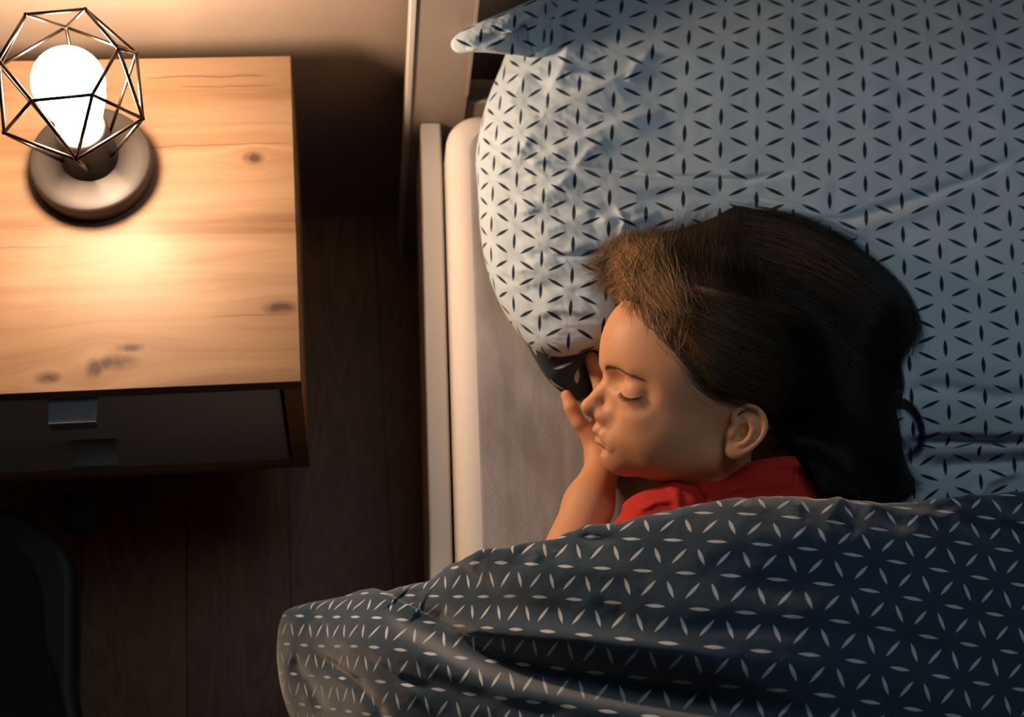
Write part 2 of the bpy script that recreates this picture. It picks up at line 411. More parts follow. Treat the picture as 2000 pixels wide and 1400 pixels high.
RL = [Vector((LX+.0265*math.cos(aM-i*math.pi/3), LY+.0265*math.sin(aM-i*math.pi/3), LZ+.046)) for i in range(6)]
bm = bmesh.new(); wr = .0016
for i in range(6):
    j = (i+1) % 6
    rod(bm, RM[i], RM[j], wr); rod(bm, RT[i], RT[j], wr); rod(bm, RM[i], RL[i], wr); rod(bm, RL[i], RL[j], wr)
    rod(bm, RM[i], RT[i], wr); rod(bm, RM[i], RT[j], wr)
for v in RM+RT: bmesh.ops.create_icosphere(bm, subdivisions=2, radius=wr*1.35, matrix=Matrix.Translation(v))
bmo('cage', bm, M['wire'], lamp, True)['label'] = 'hexagonal wire cage'

# ------------------------------------------------------------------ dark stool in the lower left corner
def outline_prism(name, px, z0, z1, m, parent=None, bevel=.01, n=0):
    pts = smooth_poly(px, n) if n else np.array(px, float)
    Q = PA(pts[:,0], pts[:,1], z1); bm = bmesh.new()
    a = [bm.verts.new((q[0], q[1], z1)) for q in Q]; b = [bm.verts.new((q[0], q[1], z0)) for q in Q]
    k = len(a)
    for i in range(k): bm.faces.new((a[i], a[(i+1)%k], b[(i+1)%k], b[i]))
    bm.faces.new(a); bm.faces.new(b[::-1]); bmesh.ops.recalc_face_normals(bm, faces=bm.faces)
    return bmo(name, bm, m, parent, bevel=bevel, seg=4)
st = empty('stool', tuple(P(-60, 1300, 0)*[1,1,0]), 'black rounded padded seat in the dark lower left corner, in front of the cabinet', 'stool')
outline_prism('rim', [(-330,985),(-20,985),(85,1030),(140,1090),(146,1180),(145,1330),(138,1600),(-330,1600)], .16, .20, M['rim'], st, .012, 64)
outline_prism('cushion', [(-310,1020),(-40,1035),(40,1070),(72,1140),(82,1250),(112,1350),(116,1580),(-310,1580)], .195, .235, M['pad'], st, .014, 64)
bm = bmesh.new(); kq = P(146, 993, .20); lathe(bm, [(.018,.0),(.0215,.004),(.0215,.026),(.018,.031),(.006,.033)], (kq[0], kq[1], .168), 48); bmo('knob', bm, M['pad'], st, True)
for u, v in ((-10,1060),(100,1540),(-280,1540),(-280,1060)):
    q = P(u, v, .16); bm = bmesh.new(); lathe(bm, [(.012,0),(.013,.162)], (q[0], q[1], 0), 20); bmo('leg', bm, M['rim'], st, True)

# ------------------------------------------------------------------ bed
BO = np.array([.1190, -.012]); BR = rad(-2.33)
_c, _s = math.cos(BR), math.sin(BR)
DROP = .025
ZRAIL, ZMAT = .370-DROP, .430-DROP
bed = empty('bed', (BO[0]+.5, BO[1]-.9, 0), 'white bed frame with tall headboard beside the cabinet, under the mattress', 'bed')
def bbox(name, m, x0, x1, y0, y1, z0, z1, bevel=.0015, parent=bed):
    o = boxo(name, m, BO[0]+x0, BO[0]+x1, BO[1]+y0, BO[1]+y1, z0, z1, parent, bevel, BR, Vector((BO[0], BO[1], 0)))
    return o
BW = .94
bbox('headboard_post', M['white'], .0065, .067, 0, .034, 0, .96, .002)
bbox('edge_strip', M['white_edge'], .0, .0064, -.002, .036, 0, .961, .0012)
bbox('edge_strip', M['white'], .0635, .067, -.0012, -.0002, .40, .96, .0005)
bbox('headboard_post', M['white'], BW-.067, BW, 0, .034, 0, .96, .002)
bbox('headboard_rail', M['white'], .067, BW-.067, .004, .034, .30, .38, .003)
bbox('headboard_rail', M['white'], .067, BW-.067, .004, .034, .90, .95, .003)
for x in (.0175, BW-.0375): bbox('side_rail', M['white_edge'], x, x+.0225, -2.0, -.0005, .20, ZRAIL, .003)
bbox('footboard', M['white'], 0, BW, -2.03, -2.0, 0, .45, .003)
bbox('slat_base', M['white'], .042, BW-.042, -1.98, -.01, .24, .262, .003)

# mattress: body with rounded corners and a felt cover on top
mt = empty('mattress', (BO[0]+.5, BO[1]-.9, .262), 'mattress with white side and grey felt top, between white rail and pillow', 'mattress')
def rbox_pts(x0, x1, y0, y1, r, n=10):
    out = []
    for cx, cy, a0 in ((x1-r,y1-r,0),(x0+r,y1-r,90),(x0+r,y0+r,180),(x1-r,y0+r,270)):
        for i in range(n+1):
            a = rad(a0+90*i/n); out.append((cx+r*math.cos(a), cy+r*math.sin(a)))
    return out
def brot(p): return (BO[0]+_c*p[0]-_s*p[1], BO[1]+_s*p[0]+_c*p[1])
def rings_mesh(name, rings, m, parent, cap0=True, cap1=True):
    bm = bmesh.new(); R = []
    for pts, z in rings: R.append([bm.verts.new((*brot(p), z)) for p in pts])
    n = len(R[0])
    for a, b in zip(R, R[1:]):
        for i in range(n): bm.faces.new((a[i], a[(i+1)%n], b[(i+1)%n], b[i]))
    if cap0: bm.faces.new(R[0][::-1])
    if cap1: bm.faces.new(R[-1])
    return bmo(name, bm, m, parent, True)
MX0, MX1, MY0, MY1 = .0425, BW-.045, -1.97, -.018
rings = []; RR = .024
for k in range(9):
    a = rad(-90+90*k/8); i = RR*(1-math.cos(a)); rings.append((rbox_pts(MX0+i, MX1-i, MY0+i, MY1-i, .035-i*.4), .263+RR*(1+math.sin(a))))
for k in range(9):
    a = rad(90*k/8); i = RR*(1-math.cos(a)); rings.append((rbox_pts(MX0+i, MX1-i, MY0+i, MY1-i, .035-i*.4), ZMAT-.002-RR*(1-math.sin(a))))
rings_mesh('body', rings, M['sheet'], mt)
i = RR*.93
rings_mesh('cover', [(rbox_pts(MX0+i, MX1-i, MY0+i, MY1-i, .03), ZMAT-.006), (rbox_pts(MX0+i, MX1-i, MY0+i, MY1-i, .03), ZMAT-.0025), (rbox_pts(MX0+i+.003, MX1-i-.003, MY0+i+.003, MY1-i-.003, .03), ZMAT)], M['felt'], mt)['label'] = 'grey felt top cover'

# ------------------------------------------------------------------ cloth shells
def shell(name, outline, centre, prof, relief, m, parent, nr=200, nt=560, uv_rot=0.0, uv_c=(0,0), gather=None):
    """closed-outline cloth surface. outline rows: (u, v, z); prof(r, zrim, px, py) gives height; relief adds folds.
    the print follows the cloth: its coordinates run along each radial thread's true length"""
    O = (smooth_poly(outline, nt) if len(outline) < nt else np.array(outline))-np.array([0,0,DROP])
    r = np.concatenate([np.linspace(0, .7, int(nr*.5), endpoint=False), .7+.3*np.sin(np.linspace(0, math.pi/2, nr-int(nr*.5)))])
    r[0] = 1e-4
    c = np.array(centre, float)
    U = c[0]+(O[None,:,0]-c[0])*r[:,None]; V = c[1]+(O[None,:,1]-c[1])*r[:,None]
    Zr = np.broadcast_to(O[None,:,2], U.shape); Rg = np.broadcast_to(r[:,None], U.shape)
    Z = prof(Rg, Zr, U, V)
    A = PA(U, V, Z)
    d = np.r_[np.zeros((1, U.shape[1])), np.cumsum(np.linalg.norm(np.diff(A, axis=0), axis=2), 0)]
    base = PA(U, V, np.full(U.shape, Z[0].mean())); dv = base[-1, :, :2]-base[0, :, :2]; dv /= np.linalg.norm(dv, axis=1)[:,None]
    UVc = base[0,:,:2][None]+dv[None]*d[:,:,None]
    if gather is not None:
        for (x0, y0, gx, gy, amt, wd) in gather:
            s_ = (UVc[...,0]-x0)*gx+(UVc[...,1]-y0)*gy; e_ = wd*np.logaddexp(0, s_/wd)
            UVc = UVc+np.stack([gx*e_*amt, gy*e_*amt], -1)
    Z2 = Z+relief(Rg, U, V)
    B = PA(U, V, Z2); n, k = U.shape
    idx = np.arange(n*k).reshape(n, k); a = idx[:-1]; b = idx[1:]
    F = np.stack([a, b, np.roll(b, -1, 1), np.roll(a, -1, 1)], -1).reshape(-1, 4)
    # orientation: outline order decides; make normals face the camera
    p0, p1, p3 = B.reshape(-1,3)[F[len(F)//2][0]], B.reshape(-1,3)[F[len(F)//2][1]], B.reshape(-1,3)[F[len(F)//2][3]]
    if np.dot(np.cross(p1-p0, p3-p0), CAMPOS-p0) < 0: F = F[:, ::-1]
    return B, F, UVc
def lattice(u, v, z, a1, a2):
    """2x2 map from metres on the cloth to steps of the printed lattice, so that one step along the cloth is a1, the next a2"""
    o = P(u, v, z)[:2]; W = np.stack([P(u+a1[0], v+a1[1], z)[:2]-o, P(u+a2[0], v+a2[1], z)[:2]-o], 1)
    return np.array([[1, .5], [0, math.sqrt(3)/2]]) @ np.linalg.inv(W)
LP = lattice(1500, 260, .50, (70, -33), (70, 33)); LD = lattice(1500, 1200, .58, (88, 10), (29, 73))
def finish(name, V, F, uv, m, parent):
    me = pymesh(name, V, F)
    if uv is not None:
        l = me.uv_layers.new(name='print'); li = np.empty(len(me.loops), np.int32); me.loops.foreach_get('vertex_index', li)
        l.data.foreach_set('uv', uv[li].astype(np.float32).ravel())
    return link(name, me, m, parent)
def under(B, zlow, uvr, inset_px=None, steps=24, bulge=.010, low=None):
    """lining: from the rim of B round and down to the contact line 'low' (n,3), then closed"""
    rim = B[-1]; k = len(rim)
    rows = [rim]; uvs = [np.zeros((k,2))]
    cen = low.mean(0)
    for i in range(1, steps+1):
        t = i/steps; q = rim*(1-t)+low*t
        out = (rim-cen)*[1,1,0]; out = out/np.linalg.norm(out, axis=1)[:,None]
        q = q+out*(np.ones(k)*bulge*math.sin(math.pi*t))[:,None]
        rows.append(q)
    for t in (.3,.6,.9,.999): rows.append(low*(1-t)+cen*t)
    R = np.array(rows); d = np.r_[np.zeros((1,k)), np.cumsum(np.linalg.norm(np.diff(R, axis=0), axis=2), 0)]
    dirs = (rim-cen)[:, :2]; L = np.linalg.norm(dirs, axis=1); dirs = dirs/L[:,None]
    s_ = np.r_[0, np.cumsum(np.linalg.norm(np.diff(rim, axis=0), axis=1))]
    uv = np.stack([np.broadcast_to(s_[None], d.shape), d], -1)
    n = len(rows); idx = np.arange(n*k).reshape(n,k); a = idx[:-1]; b = idx[1:]
    F = np.stack([a, b, np.roll(b,-1,1), np.roll(a,-1,1)], -1).reshape(-1,4)
    p = R.reshape(-1,3); f = F[0]; nn = np.cross(p[f[1]]-p[f[0]], p[f[3]]-p[f[0]]); o = rim[0]-cen
    if np.dot(nn, o) < 0: F = F[:, ::-1]
    return R, F, uv

# --- pillow
ZP = .468
pil_out = [(1090,-30,.508),(1050,-6,.508),(1022,30,.502),(1000,70,.494),(986,110,.486),(976,135,.482),(952,195,.474),(938,250,.472),(929,310,.470),(933,370,.470),(936,430,.470),(945,500,.470),(962,560,.470),(985,610,.470),(1012,650,.470),(1045,682,.471),(1085,696,.472),(1125,692,.472),(1165,684,.470),
  (1215,735,.462),(1290,830,.452),(1400,915,.446),(1550,975,.440),(1750,1000,.436),(1950,1010,.434),(2200,1020,.434),(2420,900,.44),(2480,400,.45),(2440,60,.49),(2380,-10,.50),(2000,-24,.505),(1700,-26,.505),(1350,-28,.505)]
def head_dip(U, V):
    return -.035*np.exp(-(((U-1450)/230)**2+((V-720)/190)**2)**1.4)
def pil_prof(r, zr, U, V):
    dome = np.sqrt(np.clip(1-((r-.50)/.50).clip(0)**2.6, 0, 1))
    z = zr+(.525-DROP-.005*np.clip((160-V)/160, 0, 1.2)-zr)*dome
    lower = 1/(1+np.exp(-(V-800-(U-1400)*.02)/45))
    return z+head_dip(U, V)*dome-.035*lower*dome-.022*dome/(1+np.exp(-(V-868)/7))/(1+np.exp(-(U-1740)/20))
PC = [([(1000,330),(1070,322),(1150,330),(1300,345),(1450,352),(1560,335)], 6, -.0045), ([(1010,350),(1100,345),(1220,355),(1400,372)], 16, .003),
  ([(1030,495),(1090,501),(1130,498),(1190,492)], 5, -.0035), ([(1000,480),(1100,478),(1200,470)], 12, .0025), 
  ([(1160,420),(1210,440),(1290,415)], 9, .004), ([(1240,385),(1330,380),(1480,400),(1560,430)], 14, -.0035), ([(1200,400),(1220,430),(1210,470)], 5, .003), ([(1050,160),(1100,140),(1180,150)], 8, .003),
  ([(960,290),(1010,300),(1060,320)], 6, .003), ([(945,345),(1000,350),(1040,345)], 6, -.003), ([(1010,380),(1080,390),(1160,420)], 7, .0028), ([(950,400),(1010,415),(1060,405)], 6, .0025), ([(955,455),(1010,465),(1070,458)], 6, -.0025), ([(960,530),(1030,525),(1100,540)], 7, .0025), ([(1000,575),(1070,560),(1150,575)], 8, -.0025), ([(1030,620),(1090,605),(1160,610)], 8, .0025),
  ([(1540,430),(1650,430),(1760,395),(1880,355),(2000,300)], 9, -.0035), ([(1540,450),(1650,452),(1780,415),(1900,375)], 16, .0022), ([(1700,220),(1800,240),(1950,250)], 24, -.002), ([(1560,180),(1660,170),(1780,190)], 20, .0018), ([(1750,770),(1830,755),(1950,775),(2050,770)], 14, -.005), ([(1780,720),(1850,700),(1960,720)], 20, .003),
  ([(1770,862),(1860,858),(1950,862),(2080,855)], 8, -.012), ([(1780,885),(1900,884),(2060,880)], 14, .006), ([(1800,915),(1900,905),(2050,900)], 12, -.006), ([(1900,990),(1930,940),(2000,915)], 10, .006),
  ]
PRG = [([(962,272),(1060,216),(1160,172),(1258,128)], 9, 46, .0070), ([(1000,345),(1090,292),(1200,242),(1300,214)], 9, 40, .0050), ([(1065,190),(1098,130),(1112,70),(1106,10)], 9, 34, .0075),
  ([(985,215),(1010,175),(1030,140)], 7, 22, .0045), ([(1000,415),(1060,385),(1120,335)], 8, 30, .0045), ([(1010,470),(1090,440),(1180,395)], 9, 34, .0040), ([(985,545),(1060,505),(1150,478)], 8, 34, .0040), ([(1040,600),(1110,560),(1180,545)], 10, 34, .0030), ([(960,345),(1010,300),(1040,262)], 7, 20, .0040),
  ([(1160,440),(1215,415),(1260,408)], 8, 26, .004), ([(1225,162),(1240,125),(1275,100)], 6, 18, .004), ([(1120,330),(1150,290),(1185,270)], 7, 20, .003)]
def ridge(U, V, pts, wl, wr_, dp, taper=.2):
    sd, t = seg_field(U, V, pts); w_ = np.where(sd < 0, wl, wr_)
    return dp*np.exp(-(np.abs(sd)/w_)**1.5)*np.clip(t/taper, 0, 1)*np.clip((1-t)/taper, 0, 1)
def pil_relief(r, U, V):
    z = np.zeros(U.shape)
    for pts, wd, dp in PC: z += crease(U, V, pts, wd, dp)
    edge = np.clip((1250-U)/300, 0, 1)
    z += .0018*edge*fbm(U/60, V/26, 3)-.0030*edge*np.abs(fbm((U+V*.5)/48, (V-U*.5)/22, 14, 3))+.0013*edge*fbm((U+V*.6)/26, (V-U*.6)/12, 9, 3)
    z += .0022*fbm(U/240, V/120, 21, 3)+.0005*fbm(U/40, V/34, 5, 3)
    for pts, wl, wr_, dp in PRG: z += ridge(U, V, pts, wl, wr_, dp)
    return z*np.clip((1.02-r)/.06, 0, 1)
pil = empty('pillow', tuple(P(1500, 450, ZMAT)), 'big pale blue pillow printed with dark petals under the sleeping child', 'pillow')
PB, PF, PUV = shell('pillow', pil_out, (1500,420), pil_prof, pil_relief, None, None, 260, 900, gather=[(.262,0,-1,0,.35,.015),(.262,-.16,-.3,-.95,.20,.04)])
finish('pillowcase_top', PB.reshape(-1,3), PF, PUV.reshape(-1,2) @ LP.T, M['pillow'], pil)
ear_out = [(1120,40,.512),(1100,5,.520),(1060,-6,.545),(1030,4,.552),(990,20,.555),(950,36,.556),(912,55,.556),(890,70,.554),(881,83,.552),(884,97,.549),(898,104,.547),(925,102,.547),(955,103,.545),(985,106,.538),(1015,109,.528),(1045,113,.518),(1075,108,.512),(1105,85,.510)]
def ear_prof(r, zr, U, V): return zr+.010*np.sqrt(np.clip(1-((r-.45)/.55).clip(0)**2, 0, 1))-.016*np.clip((U-1060)/50, 0, 1)
def ear_rel(r, U, V):
    z = ridge(U, V, [(1048,112),(1036,80),(1030,45),(1038,18)], 6, 22, .009)+ridge(U, V, [(900,98),(960,88),(1020,92)], 8, 20, .003)
    z += crease(U, V, [(1035,40),(1000,52),(960,72),(930,80)], 8, -.005, .2)+crease(U, V, [(1045,108),(1070,92),(1092,98)], 5, .005, .2)+crease(U, V, [(1060,80),(1080,60),(1100,30)], 7, -.004, .2)
    return (z+.0018*fbm(U/26, V/20, 8, 3))*np.clip((1-r)/.08, 0, 1)
EB, EF, EUV = shell('ear', ear_out, (1000,62), ear_prof, ear_rel, None, None, 70, 260)
Epx = smooth_poly(ear_out, 260)-np.array([0,0,DROP]); edu = 1000-Epx[:,0]; edv = 62-Epx[:,1]; el_ = np.hypot(edu, edv)
elow = PA(Epx[:,0]+edu/el_*6, Epx[:,1]+edv/el_*6, Epx[:,2]-.006)
ER_, ERF, _ = under(EB, 0, None, low=elow, bulge=.001, steps=4)
e1 = EB.reshape(-1,3); e2 = ER_.reshape(-1,3); euv = np.vstack([EUV.reshape(-1,2)*1.15, np.tile(EUV[-1]*1.15, (ER_.shape[0],1))])
finish('pillowcase_corner', np.vstack([e1, e2]), np.vstack([EF, ERF+len(e1)]), euv @ LP.T, M['pillow'], pil)
# contact line of the lining with the mattress
Opx = smooth_poly(pil_out, 900)
low_uv = [];
for (u, v, z) in Opx:
    du, dv = 1500-u, 420-v; L = math.hypot(du, dv); low_uv.append((u+du/L*55, v+dv/L*55))
Opx = Opx-np.array([0,0,DROP]); low_uv = np.array(low_uv)
g1 = np.exp(-(((Opx[:,0]-1105)/75)**2+((Opx[:,1]-690)/60)**2)); low_uv[:,0] += g1*(-18); low_uv[:,1] += g1*(118)
low = PA(low_uv[:,0], low_uv[:,1], np.full(len(low_uv), ZMAT+.0015))
ear_m = np.clip((1060-Opx[:,0])/50, 0, 1)*np.clip((125-Opx[:,1])/20, 0, 1)
PR, PRF, PRUV = under(PB, ZMAT, None, low=low, bulge=.004+.010*g1)
wob = .0035*fbm(np.arange(PR.shape[1])[None]/9.0+np.arange(PR.shape[0])[:,None]*.16, np.arange(PR.shape[0])[:,None]*.12+0*np.arange(PR.shape[1])[None], 4, 3)
wob[0] = 0; wob[-5:] = 0; PR[:,:,2] += wob*(g1[None]+.15)
finish('pillowcase_back', PR.reshape(-1,3), PRF, PRUV.reshape(-1,2), M['navy_pil'], pil)['label'] = 'navy back of the pillowcase with pale petals'

# --- duvet
def wavy(out, n, amp, step, seed):
    O = smooth_poly(out, n); s_ = np.r_[0, np.cumsum(np.hypot(*np.diff(O[:,:2], axis=0).T))]
    O[:,1] += amp*fbm(s_/step, 0*s_+.5, seed, 2)*np.clip((O[:,0]-600)/100, 0, 1)*(O[:,1] < 1200); return O
duv_out = [(1000,1064,.560),(1045,1058,.565),(1075,1056,.570),(1120,1040,.578),(1160,1024,.584),(1215,1018,.590),(1255,1006,.594),(1290,999,.598),(1318,992,.600),(1345,984,.603),(1400,980,.606),(1460,973,.610),(1520,969,.612),(1580,969,.612),(1640,974,.610),(1700,984,.606),(1740,984,.603),(1790,976,.600),(1850,972,.596),(1930,966,.590),(2010,960,.585),(2300,940,.575),
  (2700,1100,.56),(2700,1900,.56),(1700,2100,.56),(900,1900,.44),(700,1650,.36),(590,1450,.33),(556,1370,.33),(542,1300,.335),(542,1240,.345),(550,1205,.355),(562,1190,.36),(600,1178,.375),(640,1170,.39),(685,1160,.405),(722,1154,.418),(760,1150,.43),(800,1141,.446),(840,1127,.470),(880,1102,.495),(915,1083,.530),(955,1068,.548)]
def duv_prof(r, zr, U, V):
    dome = np.sqrt(np.clip(1-((r-.62)/.38).clip(0)**2.2, 0, 1))
    top = .590-DROP+.055*np.exp(-((U-1550)/420)**2)-.075/(1+np.exp((U-960)/80))-.10/(1+np.exp((U-650)/38))-.00006*np.clip(V-1250,0,500)
    return zr+(np.maximum(top, zr+.02)-zr)*dome
DC = [([(722,1156),(745,1195),(790,1232),(850,1262),(900,1290),(950,1312),(1010,1330),(1080,1345),(1160,1360),(1250,1375),(1400,1396),(1600,1430)], 0, 0),]
DF = [([(790,1225),(900,1232),(1060,1240),(1250,1262),(1450,1290)], 20, .008, .2), ([(880,1180),(980,1185),(1100,1200),(1300,1235)], 26, -.005, .2), ([(960,1130),(1060,1110),(1160,1110),(1260,1130)], 28, .004, .2),
   ([(1070,1058),(1095,1075),(1085,1100)], 10, -.003, .3), ([(1040,1060),(1050,1085),(1030,1110)], 10, .003, .3),
  ([(1120,1045),(1160,1055),(1210,1050)], 9, -.004, .3), ([(1150,1170),(1200,1200),(1230,1225)], 16, -.004, .3),
  ([(600,1262),(650,1300),(700,1335),(740,1385),(760,1450)], 11, -.009, .25), ([(675,1255),(720,1285),(775,1325),(850,1350)], 11, -.007, .25), ([(620,1230),(700,1268),(790,1335),(850,1400)], 14, .005, .25), ([(560,1280),(600,1330),(640,1400)], 12, -.005, .2), ([(600,1195),(640,1230),(700,1240)], 9, -.003, .2), ([(780,1290),(900,1350),(1000,1380),(1150,1400)], 18, -.004, .2),
  ([(1300,1070),(1500,1050),(1650,1045),(1800,1060)], 40, .004, .2), ([(1400,1160),(1600,1140),(1800,1150)], 30, -.004, .2), ([(1250,1235),(1450,1220),(1700,1240),(1950,1290)], 22, -.004, .2), ([(1300,1290),(1500,1290),(1750,1330),(2000,1400)], 30, .004, .2),
  ([(1620,1010),(1660,1035),(1640,1060)], 10, -.006, .3), ([(1700,985),(1730,1010),(1790,1030)], 12, -.006, .3), ([(1760,1000),(1840,1010),(1900,990)], 12, .006, .3), ([(1850,975),(1880,1020),(1960,1060)], 14, -.007, .3), ([(1920,970),(1960,1010),(2050,1030)], 14, .007, .3),
  ([(1250,1375),(1500,1385),(1800,1420)], 18, -.005, .2)]
def duv_relief(r, U, V):
    z = np.zeros(U.shape)
    sd, t = seg_field(U, V, DC[0][0]); g = np.clip(t/.16, 0, 1)*np.clip((1-t)/.25, 0, 1)
    # valley above the fold line, raised rolled edge below it
    z += g*(-.030*np.exp(-((sd+32)/34)**2)+.015*np.tanh(sd/12)*np.exp(-(sd/80)**2))
    for pts, wd, dp, tp in DF: z += crease(U, V, pts, wd, dp, tp)
    z += .0030*fbm(U/170, V/110, 31, 3)+.0007*fbm(U/38, V/34, 7, 3)
    rimw = np.clip((r-.86)/.14, 0, 1); z += .0045*rimw*fbm(U/34, V/60, 12, 2)
    return z*np.clip((1.0-r)/.03, 0, 1)
duv = empty('duvet', tuple(P(1400, 1400, ZMAT)), 'navy duvet printed with pale petals covering the child and spilling off the bed', 'duvet')
DO = wavy(duv_out, 1500, 9, 44, 3)
DB, DFc, DUV = shell('duvet', DO, (1450,1520), duv_prof, duv_relief, None, None, 380, 1500, gather=[(.22,0,-1,0,.28,.03)])
finish('cover_top', DB.reshape(-1,3), DFc, DUV.reshape(-1,2) @ LD.T, M['duvet'], duv)
Dpx = DO-np.array([0,0,DROP]); du = 1500-Dpx[:,0]; dv = 1540-Dpx[:,1]; L = np.hypot(du, dv)
hang = np.clip((900-Dpx[:,0])/150, 0, 1)*np.clip((Dpx[:,1]-1100)/40, 0, 1)
lz = Dpx[:,2]-.03-.05*hang
low = PA(Dpx[:,0]+du/L*60, Dpx[:,1]+dv/L*60, np.where(Dpx[:,0] > 880, np.maximum(lz, ZRAIL+.01), lz))
DR, DRF, DRUV = under(DB, 0, None, low=low, bulge=.006, steps=10)
finish('cover_underside', DR.reshape(-1,3), DRF, DRUV.reshape(-1,2)/DUV_E, M['duvet'], duv)

# ------------------------------------------------------------------ the child
def skin_material():
    m = mat('skin', (.64,.34,.20), .5, spec=.32); g = G(m)
    lip = g.n('ShaderNodeAttribute'); lip.attribute_name = 'lip'; lip = lip.outputs['Fac']
    co = g.coord('Object'); n = g.noise(co, 60, 4)
    c = g.mix(n, (.62,.305,.155), (.69,.355,.19)); c = g.mix(lip, c, (.50,.17,.13))
    g.l(c, g.b.inputs['Base Color']); g.l(g.m('SUBTRACT', .52, g.m('MULTIPLY', lip, .2)), g.b.inputs['Roughness'])
    g.b.inputs['Subsurface Weight'].default_value = .35; g.b.inputs['Subsurface Radius'].default_value = (1.0,.35,.18); g.b.inputs['Subsurface Scale'].default_value = .010
    g.bump(g.noise(co, 900, 3), .06, .0004)
    return m
M['skin'] = skin_material()
kid = empty('person', tuple(P(1400, 900, ZMAT)), 'sleeping child in a red top lying with a hand under the cheek', 'person')

# head frame: f forward, u towards the crown, l towards the visible ear (millimetres)
HO = P(1425, 838, .560)
cv = CAMPOS-HO; cv /= np.linalg.norm(cv)
av = CM[:,0]-cv*(CM[:,0]@cv); av /= np.linalg.norm(av); bv = np.cross(cv, av)
YAW, TILT = rad(14), rad(11)
Fv = math.cos(YAW)*(-math.cos(TILT)*av+math.sin(TILT)*bv)+math.sin(YAW)*cv
Uv = math.sin(TILT)*av+math.cos(TILT)*bv
Lv = np.cross(Uv, Fv); Lv = -Lv if Lv@cv < 0 else Lv
MMS = 0.00093
EAR0 = HO+Lv*0.0  # centre between the ears sits behind the ear in view
HO = P(1425, 838, .592-DROP)-Lv*.062*.93
def head2w(p): return HO+MMS*(p[...,0:1]*Fv+p[...,1:2]*Uv+p[...,2:3]*Lv)
def w2head(p):
    d = (p-HO)/MMS; return np.stack([d@Fv, d@Uv, d@Lv], -1)

def poly_sd(x, y, poly):
    """signed distance to a closed polygon (negative inside)"""
    d = np.full(x.shape, 1e9); s = np.ones(x.shape)
    n = len(poly)
    for i in range(n):
        a, b = poly[i], poly[(i+1)%n]
        ex, ey = b[0]-a[0], b[1]-a[1]; wx, wy = x-a[0], y-a[1]
        t = np.clip((wx*ex+wy*ey)/(ex*ex+ey*ey), 0, 1)
        d = np.minimum(d, (wx-ex*t)**2+(wy-ey*t)**2)
        c1 = y >= a[1]; c2 = y < b[1]; c3 = ex*wy > ey*wx
        s = np.where((c1&c2&c3)|(~c1&~c2&~c3), -s, s)
    return s*np.sqrt(d)

LIPU = [(113.8,-25.6,0),(112.8,-25.6,5),(108.2,-29.8,11),(101.5,-35.6,17),(99.0,-37.6,19.5)]
LIPL = [(108.4,-35.6,0),(107.4,-35.8,5.5),(104.0,-37.2,11),(99.6,-38.6,16.5),(98.0,-38.6,19)]
SEAM = [(116.5,-30.4,0),(115.0,-30.6,5),(110.8,-33.2,11),(104.0,-37.2,17),(99.5,-39.0,21)]
EYE = (84.6, 19.0, 31.5); ER = 17.0
def lidedge(al): return 10.2-.03*(al-32)+.009*(al-32)**2
def cr(pts, k=4):
    p = np.array(pts, float); q = np.vstack([2*p[0]-p[1], p, 2*p[-1]-p[-2]]); out = []
    for i in range(1, len(q)-2):
        for t in np.arange(k)/k:
            a, b, c, d = q[i-1], q[i], q[i+1], q[i+2]
            out.append(.5*(2*b+(c-a)*t+(2*a-5*b+4*c-d)*t*t+(-a+3*b-3*c+d)*t**3))
    return np.array(out+[p[-1]])
LIDC = [(EYE[0]+(ER+.9)*math.cos(a)*math.cos(e), EYE[1]+(ER+.9)*math.sin(e), EYE[2]+(ER+.9)*math.sin(a)*math.cos(e)) for a, e in zip(np.radians(np.linspace(-22,58,14)), np.radians(30+12*np.sin(np.linspace(0,math.pi,14))))]
def crr(r, k=4): return np.interp(np.linspace(0, len(r)-1, (len(r)-1)*k+1), np.arange(len(r)), r)
